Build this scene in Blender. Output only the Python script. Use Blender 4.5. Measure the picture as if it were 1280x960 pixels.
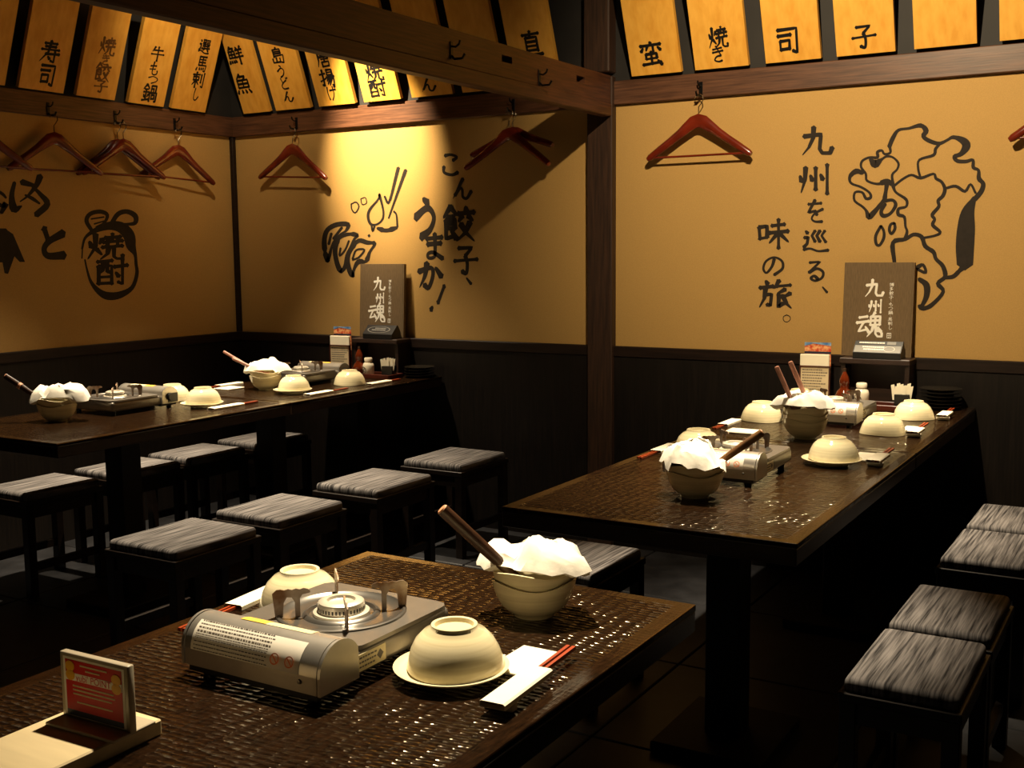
import bpy, bmesh, math, random
import numpy as np
from mathutils import Vector, Matrix

# ------------------------------------------------------------------ camera, world, lights
scene = bpy.context.scene
for o in list(bpy.data.objects):
    bpy.data.objects.remove(o, do_unlink=True)
COL = scene.collection
YAW, PITCH, ROLL, FPX = 0.541383, 0.117731, -0.009367, 1400.71
CAM = np.array([0.0, 0.0, 1.28])
_f = np.array([-math.sin(YAW) * math.cos(PITCH), math.cos(YAW) * math.cos(PITCH), -math.sin(PITCH)])
_r = np.array([math.cos(YAW), math.sin(YAW), 0.0])
_u = np.cross(_r, _f)
CR = math.cos(ROLL) * _r + math.sin(ROLL) * _u
CU = -math.sin(ROLL) * _r + math.cos(ROLL) * _u
cam_data = bpy.data.cameras.new('camera')
cam_data.sensor_width = 36.0
cam_data.sensor_fit = 'HORIZONTAL'
cam_data.lens = FPX * 36.0 / 1280.0
cam_data.clip_start = 0.02
cam = bpy.data.objects.new('camera', cam_data)
COL.objects.link(cam)
cam.matrix_world = Matrix(((CR[0], CU[0], -_f[0], CAM[0]), (CR[1], CU[1], -_f[1], CAM[1]),
                           (CR[2], CU[2], -_f[2], CAM[2]), (0, 0, 0, 1)))
scene.camera = cam

world = bpy.data.worlds.new('world')
scene.world = world
world.use_nodes = True
world.node_tree.nodes['Background'].inputs['Color'].default_value = (1.0, 0.72, 0.42, 1)
world.node_tree.nodes['Background'].inputs['Strength'].default_value = 0.002

vs = scene.view_settings
vs.view_transform = 'Standard'
vs.look = 'None'
vs.gamma = 1.0
vs.use_curve_mapping = False
vs.exposure = 0.0

def spot(name, loc, target, power, color, angle, blend, radius=0.03):
    d = bpy.data.lights.new(name, 'SPOT')
    d.energy = power
    d.color = color
    d.spot_size = math.radians(angle)
    d.spot_blend = blend
    d.shadow_soft_size = radius
    o = bpy.data.objects.new(name, d)
    COL.objects.link(o)
    o.location = loc
    o.rotation_euler = (Vector(target) - Vector(loc)).to_track_quat('-Z', 'Y').to_euler()
    return o

WARM = (1.0, 0.78, 0.48)
MILD = (1.0, 0.82, 0.56)
# ceiling spotlights (above the picture): three wash the walls and signs, five sit over the tables
spot('ceiling_dumpling_wall_spotlight_offscreen', (-3.36, 3.58, 2.62), (-3.33, 4.34, 1.80), 430, WARM, 39, 1.0, 0.02)
spot('ceiling_map_wall_spotlight_offscreen', (-0.92, 2.50, 2.62), (-0.98, 4.34, 1.80), 215, WARM, 88, 0.8, 0.02)
spot('ceiling_corner_signs_spotlight_offscreen', (-3.40, 3.40, 2.62), (-4.12, 4.12, 2.20), 34, WARM, 84, 1.0, 0.02)
spot('ceiling_front_table_spotlight_offscreen', (-1.22, 1.86, 2.62), (-1.02, 1.36, 0.7), 520, MILD, 44, 1.0)
spot('ceiling_right_table_spotlight_offscreen', (-1.06, 2.90, 2.62), (-1.00, 2.62, 0.7), 560, MILD, 37, 1.0)
spot('ceiling_right_wall_table_spotlight_offscreen', (-1.06, 3.84, 2.62), (-0.97, 3.70, 0.7), 500, MILD, 42, 1.0)
spot('ceiling_left_table_spotlight_offscreen', (-3.45, 2.95, 2.62), (-3.28, 2.70, 0.7), 420, MILD, 72, 1.0)
spot('ceiling_left_wall_table_spotlight_offscreen', (-3.45, 3.75, 2.62), (-3.28, 3.60, 0.7), 340, MILD, 66, 1.0)

# ------------------------------------------------------------------ dimensions
D = 4.343          # back wall plane
XL = -4.294        # left wall plane
ZT = 0.701         # table tops
ZW = 0.874         # top of the dark wainscot
RT = 0.022          # how far the rail stands proud
ZR0, ZR1 = 1.881, 1.98
random.seed(7)

# ------------------------------------------------------------------ materials
def new_mat(name):
    m = bpy.data.materials.new(name)
    m.use_nodes = True
    nt = m.node_tree
    return m, nt, nt.nodes['Principled BSDF']

def rgb(h):
    def c(v):
        v /= 255.0
        return v / 12.92 if v <= 0.04045 else ((v + 0.055) / 1.055) ** 2.4
    return (c(h[0]), c(h[1]), c(h[2]), 1.0)

def mat(name, col, rough=0.5, metal=0.0, var=0.0, scale=20.0, stretch=(1, 1, 1), bump=0.0, col2=None, spec=0.5, coat=0.0, emit=0.0, dist=0.002):
    m, nt, b = new_mat(name)
    c = rgb(col)
    b.inputs['Base Color'].default_value = c
    b.inputs['Roughness'].default_value = rough
    b.inputs['Metallic'].default_value = metal
    b.inputs['Specular IOR Level'].default_value = spec
    b.inputs['Coat Weight'].default_value = coat
    b.inputs['Coat Roughness'].default_value = 0.08
    if var or bump or col2:
        tc = nt.nodes.new('ShaderNodeTexCoord')
        mp = nt.nodes.new('ShaderNodeMapping')
        mp.inputs['Scale'].default_value = stretch
        nz = nt.nodes.new('ShaderNodeTexNoise')
        nz.inputs['Scale'].default_value = scale
        nz.inputs['Detail'].default_value = 5
        nt.links.new(tc.outputs['Object'], mp.inputs['Vector'])
        nt.links.new(mp.outputs['Vector'], nz.inputs['Vector'])
        ramp = nt.nodes.new('ShaderNodeValToRGB')
        ramp.color_ramp.elements[0].position = 0.35
        ramp.color_ramp.elements[1].position = 0.65
        if col2:
            a, d = c, rgb(col2)
        else:
            a = tuple(x * (1 - var) for x in c[:3]) + (1,)
            d = tuple(min(1, x * (1 + var)) for x in c[:3]) + (1,)
        ramp.color_ramp.elements[0].color = a
        ramp.color_ramp.elements[1].color = d
        nt.links.new(nz.outputs['Fac'], ramp.inputs['Fac'])
        nt.links.new(ramp.outputs['Color'], b.inputs['Base Color'])
        if bump:
            bp = nt.nodes.new('ShaderNodeBump')
            bp.inputs['Strength'].default_value = bump
            bp.inputs['Distance'].default_value = dist
            nt.links.new(nz.outputs['Fac'], bp.inputs['Height'])
            nt.links.new(bp.outputs['Normal'], b.inputs['Normal'])
    return m

def table_material():
    """dark stained wood, hewn all over with small shallow gouges"""
    m, nt, b = new_mat('hewn_table')
    N, Lk = nt.nodes.new, nt.links.new
    tc = N('ShaderNodeTexCoord')
    mp = N('ShaderNodeMapping'); mp.inputs['Scale'].default_value = (46, 92, 1)
    vo = N('ShaderNodeTexVoronoi'); vo.voronoi_dimensions = '2D'; vo.feature = 'F1'
    vo.inputs['Scale'].default_value = 1.0; vo.inputs['Randomness'].default_value = 0.45
    Lk(tc.outputs['Object'], mp.inputs['Vector']); Lk(mp.outputs['Vector'], vo.inputs['Vector'])
    n1 = N('ShaderNodeTexNoise'); n1.inputs['Scale'].default_value = 7; n1.inputs['Detail'].default_value = 3
    Lk(tc.outputs['Object'], n1.inputs['Vector'])
    mr = N('ShaderNodeMapRange'); mr.inputs['From Min'].default_value = 0.3; mr.inputs['From Max'].default_value = 0.65
    mr.inputs['To Min'].default_value = 0.35; mr.inputs['To Max'].default_value = 1.0
    Lk(n1.outputs['Fac'], mr.inputs['Value'])
    # smooth border strip: use generated coordinates of the top
    sep = N('ShaderNodeSeparateXYZ'); Lk(tc.outputs['Generated'], sep.inputs['Vector'])
    def edge(sock, w):
        a = N('ShaderNodeMath'); a.operation = 'SUBTRACT'; Lk(sock, a.inputs[0]); a.inputs[1].default_value = 0.5
        c = N('ShaderNodeMath'); c.operation = 'ABSOLUTE'; Lk(a.outputs[0], c.inputs[0])
        d = N('ShaderNodeMapRange'); Lk(c.outputs[0], d.inputs['Value'])
        d.inputs['From Min'].default_value = 0.5 - w; d.inputs['From Max'].default_value = 0.5 - w + 0.012
        d.inputs['To Min'].default_value = 1; d.inputs['To Max'].default_value = 0.04
        return d.outputs[0]
    e = N('ShaderNodeMath'); e.operation = 'MULTIPLY'; Lk(edge(sep.outputs['X'], 0.05), e.inputs[0]); Lk(edge(sep.outputs['Y'], 0.03), e.inputs[1])
    h = N('ShaderNodeMath'); h.operation = 'MULTIPLY'; Lk(e.outputs[0], h.inputs[0]); Lk(mr.outputs[0], h.inputs[1])
    hh = N('ShaderNodeMath'); hh.operation = 'MULTIPLY'; Lk(h.outputs[0], hh.inputs[0])
    sq = N('ShaderNodeMath'); sq.operation = 'POWER'; Lk(vo.outputs['Distance'], sq.inputs[0]); sq.inputs[1].default_value = 2.0; Lk(sq.outputs[0], hh.inputs[1])
    n2 = N('ShaderNodeTexNoise'); n2.inputs['Scale'].default_value = 60; n2.inputs['Detail'].default_value = 4
    mp2 = N('ShaderNodeMapping'); mp2.inputs['Scale'].default_value = (3, 0.6, 1)
    Lk(tc.outputs['Object'], mp2.inputs['Vector']); Lk(mp2.outputs['Vector'], n2.inputs['Vector'])
    ad = N('ShaderNodeMath'); ad.operation = 'MULTIPLY_ADD'; Lk(n2.outputs['Fac'], ad.inputs[0]); ad.inputs[1].default_value = 0.05; Lk(hh.outputs[0], ad.inputs[2])
    bp = N('ShaderNodeBump'); bp.inputs['Strength'].default_value = 1.0; bp.inputs['Distance'].default_value = 0.0060
    Lk(ad.outputs[0], bp.inputs['Height']); Lk(bp.outputs['Normal'], b.inputs['Normal'])
    rp = N('ShaderNodeValToRGB')
    rp.color_ramp.elements[0].color = rgb((16, 9, 5)); rp.color_ramp.elements[0].position = 0.3
    rp.color_ramp.elements[1].color = rgb((44, 27, 14)); rp.color_ramp.elements[1].position = 0.75
    Lk(n2.outputs['Fac'], rp.inputs['Fac']); Lk(rp.outputs['Color'], b.inputs['Base Color'])
    b.inputs['Roughness'].default_value = 0.14
    b.inputs['Specular IOR Level'].default_value = 0.5
    b.inputs['Specular Tint'].default_value = (1.0, 0.82, 0.52, 1)
    return m

def cushion_material():
    m, nt, b = new_mat('streaked_fabric')
    N, Lk = nt.nodes.new, nt.links.new
    tc = N('ShaderNodeTexCoord'); mp = N('ShaderNodeMapping'); mp.inputs['Scale'].default_value = (150, 5, 20)
    nz = N('ShaderNodeTexNoise'); nz.inputs['Scale'].default_value = 1.0; nz.inputs['Detail'].default_value = 3
    oi = N('ShaderNodeObjectInfo'); va = N('ShaderNodeVectorMath'); va.operation = 'ADD'
    Lk(tc.outputs['Object'], mp.inputs['Vector']); Lk(mp.outputs['Vector'], va.inputs[0]); Lk(oi.outputs['Location'], va.inputs[1])
    Lk(va.outputs[0], nz.inputs['Vector'])
    rp = N('ShaderNodeValToRGB')
    rp.color_ramp.elements[0].position = 0.34; rp.color_ramp.elements[0].color = rgb((44, 42, 44))
    rp.color_ramp.elements[1].position = 0.66; rp.color_ramp.elements[1].color = rgb((140, 135, 134))
    Lk(nz.outputs['Fac'], rp.inputs['Fac']); Lk(rp.outputs['Color'], b.inputs['Base Color'])
    bp = N('ShaderNodeBump'); bp.inputs['Strength'].default_value = 0.3; bp.inputs['Distance'].default_value = 0.001
    Lk(nz.outputs['Fac'], bp.inputs['Height']); Lk(bp.outputs['Normal'], b.inputs['Normal'])
    b.inputs['Roughness'].default_value = 0.8
    b.inputs['Specular IOR Level'].default_value = 0.2
    return m

def ceramic_material():
    m, nt, b = new_mat('cream_glaze')
    N, Lk = nt.nodes.new, nt.links.new
    tc = N('ShaderNodeTexCoord'); mp = N('ShaderNodeMapping'); mp.inputs['Scale'].default_value = (4, 4, 160)
    nz = N('ShaderNodeTexNoise'); nz.inputs['Scale'].default_value = 1.0; nz.inputs['Detail'].default_value = 4
    Lk(tc.outputs['Object'], mp.inputs['Vector']); Lk(mp.outputs['Vector'], nz.inputs['Vector'])
    rp = N('ShaderNodeValToRGB')
    rp.color_ramp.elements[0].position = 0.3; rp.color_ramp.elements[0].color = rgb((214, 200, 158))
    rp.color_ramp.elements[1].position = 0.6; rp.color_ramp.elements[1].color = rgb((234, 222, 184))
    Lk(nz.outputs['Fac'], rp.inputs['Fac']); Lk(rp.outputs['Color'], b.inputs['Base Color'])
    b.inputs['Roughness'].default_value = 0.12
    return m

M = dict(
    plaster=mat('mustard_wallcovering', (192, 153, 90), 0.75, var=0.05, scale=260, bump=0.12, spec=0.25),
    wainscot=mat('dark_wainscot', (22, 16, 12), 0.55, var=0.35, scale=14, stretch=(9, 9, 0.4), bump=0.1, spec=0.3),
    cap=mat('dark_cap_wood', (34, 22, 16), 0.5, var=0.3, scale=20, stretch=(0.4, 0.4, 6), spec=0.3),
    upper=mat('dark_upper_panel', (32, 29, 27), 0.7, var=0.15, scale=8),
    rail=mat('brown_rail_wood', (74, 46, 30), 0.45, scale=10, stretch=(0.8, 0.8, 14), col2=(104, 68, 46), bump=0.12),
    beam=mat('brown_beam_wood', (64, 36, 22), 0.5, scale=10, stretch=(1, 0.7, 12), col2=(92, 54, 32), bump=0.15),
    post=mat('brown_post_wood', (44, 28, 19), 0.55, scale=10, stretch=(10, 10, 0.6), col2=(66, 43, 29), bump=0.15),
    ceiling=mat('dark_ceiling', (28, 24, 20), 0.8, var=0.2, scale=6),
    floor=mat('dark_grout', (18, 18, 19), 0.8, var=0.2, scale=20),
    tile=mat('dark_stone_tile', (42, 42, 45), 0.42, var=0.35, scale=9, bump=0.2),
    sign=mat('golden_sign_wood', (226, 160, 58), 0.5, scale=7, stretch=(5, 5, 0.35), col2=(240, 180, 76), bump=0.04),
    signl=mat('golden_sign_wood_side', (226, 160, 58), 0.5, scale=7, stretch=(5, 5, 0.35), col2=(240, 180, 76), bump=0.04),
    ink=mat('black_ink', (16, 13, 11), 0.6, var=0.2, scale=30, spec=0.3),
    fadedink=mat('faded_brown_ink', (112, 70, 22), 0.7, var=0.2, scale=40),
    paint=mat('charcoal_wall_paint', (44, 37, 31), 0.7, var=0.12, scale=40, spec=0.25),
    table=table_material(),
    tableside=mat('table_edge_wood', (40, 25, 14), 0.4, var=0.35, scale=16, stretch=(1, 1, 5), bump=0.15),
    legs=mat('black_table_leg', (22, 17, 14), 0.55, var=0.2, scale=20, spec=0.3),
    stoolwood=mat('dark_stool_wood', (30, 20, 14), 0.4, var=0.3, scale=22, stretch=(1, 1, 3)),
    cushion=cushion_material(),
    ceramic=ceramic_material(),
    napkin=mat('white_napkin', (246, 240, 226), 0.8, var=0.03, scale=35, bump=0.35, spec=0.2, dist=0.004),
    paper=mat('white_paper', (244, 236, 212), 0.7, var=0.02, scale=30, spec=0.2),
    chop=mat('red_brown_chopstick', (150, 58, 24), 0.35, var=0.2, scale=40, stretch=(1, 0.2, 1)),
    ladle=mat('dark_ladle_wood', (62, 38, 22), 0.4, var=0.25, scale=40, stretch=(1, 1, 0.3)),
    ladlelight=mat('brown_ladle_wood', (116, 80, 44), 0.4, var=0.25, scale=40, stretch=(1, 1, 0.3)),
    ladletip=mat('pale_wood_end', (196, 140, 104), 0.5, var=0.1, scale=60),
    pink=mat('pinkish_wood', (186, 132, 112), 0.45, var=0.1, scale=60),
    steel=mat('stove_grey_enamel', (124, 118, 110), 0.36, metal=0.6, var=0.05, scale=40),
    cover=mat('stove_silver_cover', (190, 184, 174), 0.32, metal=0.75, var=0.04, scale=40),
    pan=mat('stove_drip_pan', (136, 132, 126), 0.28, metal=0.85, var=0.06, scale=30),
    burner=mat('burner_alloy', (214, 206, 188), 0.38, metal=0.5, var=0.05, scale=50),
    trivet=mat('heat_stained_steel', (176, 162, 146), 0.4, metal=0.7, scale=24, col2=(112, 80, 52)),
    black=mat('black_plastic', (14, 13, 13), 0.4, var=0.2, scale=30),
    blackgloss=mat('black_lacquer', (38, 33, 26), 0.10, var=0.2, scale=12),
    label=mat('label_white', (232, 226, 212), 0.5, var=0.02, scale=30),
    labelink=mat('label_ink', (92, 84, 78), 0.6, var=0.2, scale=60),
    orange=mat('label_orange', (226, 120, 42), 0.5, var=0.05, scale=30),
    yellow=mat('label_yellow', (240, 190, 70), 0.5, var=0.05, scale=30),
    cream=mat('label_cream', (222, 208, 164), 0.5, var=0.03, scale=30),
    hanger=mat('red_brown_lacquer', (112, 36, 18), 0.22, var=0.25, scale=14, stretch=(1, 1, 1), coat=0.4),
    wire=mat('hook_steel', (180, 170, 150), 0.25, metal=1.0, var=0.05, scale=30),
    iron=mat('dark_hook_iron', (38, 36, 36), 0.35, metal=0.8, var=0.1, scale=30),
    board=mat('taupe_menu_cloth', (112, 92, 66), 0.75, var=0.12, scale=90, stretch=(3, 1, 0.4), bump=0.15, spec=0.25),
    white=mat('white_print', (246, 240, 228), 0.6, var=0.02, scale=30, spec=0.2),
    red=mat('card_red', (206, 38, 26), 0.5, var=0.06, scale=30),
    cardgold=mat('card_gold', (238, 176, 36), 0.5, var=0.06, scale=30),
    navy=mat('card_navy', (28, 30, 52), 0.5, var=0.1, scale=30),
    acryl=mat('frosted_acrylic', (196, 184, 160), 0.25, var=0.04, scale=20),
    amber=mat('amber_glass', (92, 34, 12), 0.1, var=0.2, scale=18, coat=0.4),
    jar=mat('white_porcelain', (224, 214, 192), 0.15, var=0.03, scale=20),
    tray=mat('red_brown_tray', (72, 30, 18), 0.3, var=0.3, scale=18, stretch=(0.4, 3, 3)),
    shelf=mat('dark_stand_wood', (44, 28, 20), 0.45, var=0.3, scale=16, stretch=(0.6, 4, 4)),
    grey=mat('device_grey', (128, 126, 120), 0.45, var=0.05, scale=30),
    photo=mat('photo_red_food', (196, 56, 28), 0.4, scale=90, col2=(236, 178, 120)),
    sky=mat('photo_blue', (62, 110, 170), 0.4, scale=40, col2=(150, 180, 206)),
    page=mat('menu_page', (214, 196, 160), 0.6, var=0.04, scale=30),
    box=mat('pale_wood_box', (226, 206, 160), 0.6, var=0.06, scale=14, stretch=(0.5, 4, 4)),
)

# ------------------------------------------------------------------ mesh builder
class MB:
    def __init__(s):
        s.v, s.f = [], []

    def add(s, vs_, fs):
        k = len(s.v)
        s.v += [tuple(map(float, p)) for p in vs_]
        s.f += [tuple(i + k for i in f) for f in fs]
        return s

    def box(s, x0, x1, y0, y1, z0, z1, bev=0.0, seg=2):
        if bev <= 0:
            return s.add([(x0, y0, z0), (x1, y0, z0), (x1, y1, z0), (x0, y1, z0), (x0, y0, z1), (x1, y0, z1), (x1, y1, z1), (x0, y1, z1)],
                         [(0, 3, 2, 1), (4, 5, 6, 7), (0, 1, 5, 4), (1, 2, 6, 5), (2, 3, 7, 6), (3, 0, 4, 7)])
        bm = bmesh.new()
        bmesh.ops.create_cube(bm, size=1.0)
        for v in bm.verts:
            v.co = Vector(((x0 + x1) / 2 + v.co.x * (x1 - x0), (y0 + y1) / 2 + v.co.y * (y1 - y0), (z0 + z1) / 2 + v.co.z * (z1 - z0)))
        bmesh.ops.bevel(bm, geom=bm.edges[:], offset=bev, segments=seg, affect='EDGES', profile=0.5)
        bm.verts.index_update()
        s.add([v.co[:] for v in bm.verts], [[v.index for v in f.verts] for f in bm.faces])
        bm.free()
        return s

    def lathe(s, prof, n=32, c=(0, 0, 0), wave=None, sx=1.0, sy=1.0):
        """prof: (r, z) list; r = 0 closes. wave(theta, i) -> (dr, dz)"""
        vs_, fs, rings = [], [], []
        for i, (r, z) in enumerate(prof):
            if r <= 1e-6:
                rings.append([len(vs_)]); vs_.append((c[0], c[1], c[2] + z)); continue
            ring = []
            for k in range(n):
                t = 2 * math.pi * k / n
                dr, dz = wave(t, i) if wave else (0, 0)
                ring.append(len(vs_))
                vs_.append((c[0] + (r + dr) * math.cos(t) * sx, c[1] + (r + dr) * math.sin(t) * sy, c[2] + z + dz))
            rings.append(ring)
        for a, b in zip(rings, rings[1:]):
            if len(a) == 1 and len(b) == 1:
                continue
            for k in range(n):
                k2 = (k + 1) % n
                if len(a) == 1: fs.append((a[0], b[k2], b[k]))
                elif len(b) == 1: fs.append((a[k], a[k2], b[0]))
                else: fs.append((a[k], a[k2], b[k2], b[k]))
        return s.add(vs_, fs)

    def tube(s, pts, r, n=8, ref=(0, 1, 0)):
        """r: number or list of (ra, rb); ra along ref, rb across"""
        P = [Vector(p) for p in pts]
        ref = Vector(ref)
        vs_, fs = [], []
        for i, p in enumerate(P):
            t = (P[min(i + 1, len(P) - 1)] - P[max(i - 1, 0)]).normalized()
            a = ref - t * ref.dot(t)
            if a.length < 1e-4: a = Vector((1, 0, 0)) - t * t.x
            a.normalize(); b = t.cross(a)
            q = r[i] if isinstance(r, list) else r
            ra, rb = q if isinstance(q, tuple) else (q, q)
            for k in range(n):
                w = 2 * math.pi * k / n
                vs_.append(p + a * (ra * math.cos(w)) + b * (rb * math.sin(w)))
        for i in range(len(P) - 1):
            for k in range(n):
                k2 = (k + 1) % n
                fs.append((i * n + k, i * n + k2, (i + 1) * n + k2, (i + 1) * n + k))
        fs.append(tuple(range(n))[::-1])
        fs.append(tuple((len(P) - 1) * n + k for k in range(n)))
        return s.add(vs_, fs)

    def prism(s, poly, O, U, V, W, depth):
        """extrude 2D polygon (u, v) by depth along W"""
        O, U, V, W = map(Vector, (O, U, V, W))
        n = len(poly)
        a = [O + U * p[0] + V * p[1] for p in poly]
        b = [p + W * depth for p in a]
        return s.add(a + b, [tuple(range(n)), tuple(range(2 * n - 1, n - 1, -1))] + [((i + 1) % n, i, n + i, n + (i + 1) % n) for i in range(n)])

    def build(s, name, material, parent=None, smooth=None):
        me = bpy.data.meshes.new(name)
        me.from_pydata(s.v, [], s.f)
        bm = bmesh.new(); bm.from_mesh(me)
        bmesh.ops.recalc_face_normals(bm, faces=bm.faces[:])
        bm.to_mesh(me); bm.free()
        me.materials.append(material)
        if smooth is not None:
            me.shade_smooth()
            me.set_sharp_from_angle(angle=math.radians(smooth))
        o = bpy.data.objects.new(name, me)
        COL.objects.link(o)
        o.parent = parent
        return o

def thing(name, label, cat, loc=(0, 0, 0), rz=0.0, group=None):
    o = bpy.data.objects.new(name, None)
    o.empty_display_size = 0.05
    COL.objects.link(o)
    o.location = loc
    o.rotation_euler = (0, 0, rz)
    return tag(o, label, cat, group)

def tag(o, label, cat, group=None):
    o['label'] = label
    o['category'] = cat
    if group: o['group'] = group
    return o

def structure(o):
    o['kind'] = 'structure'
    return o

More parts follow.
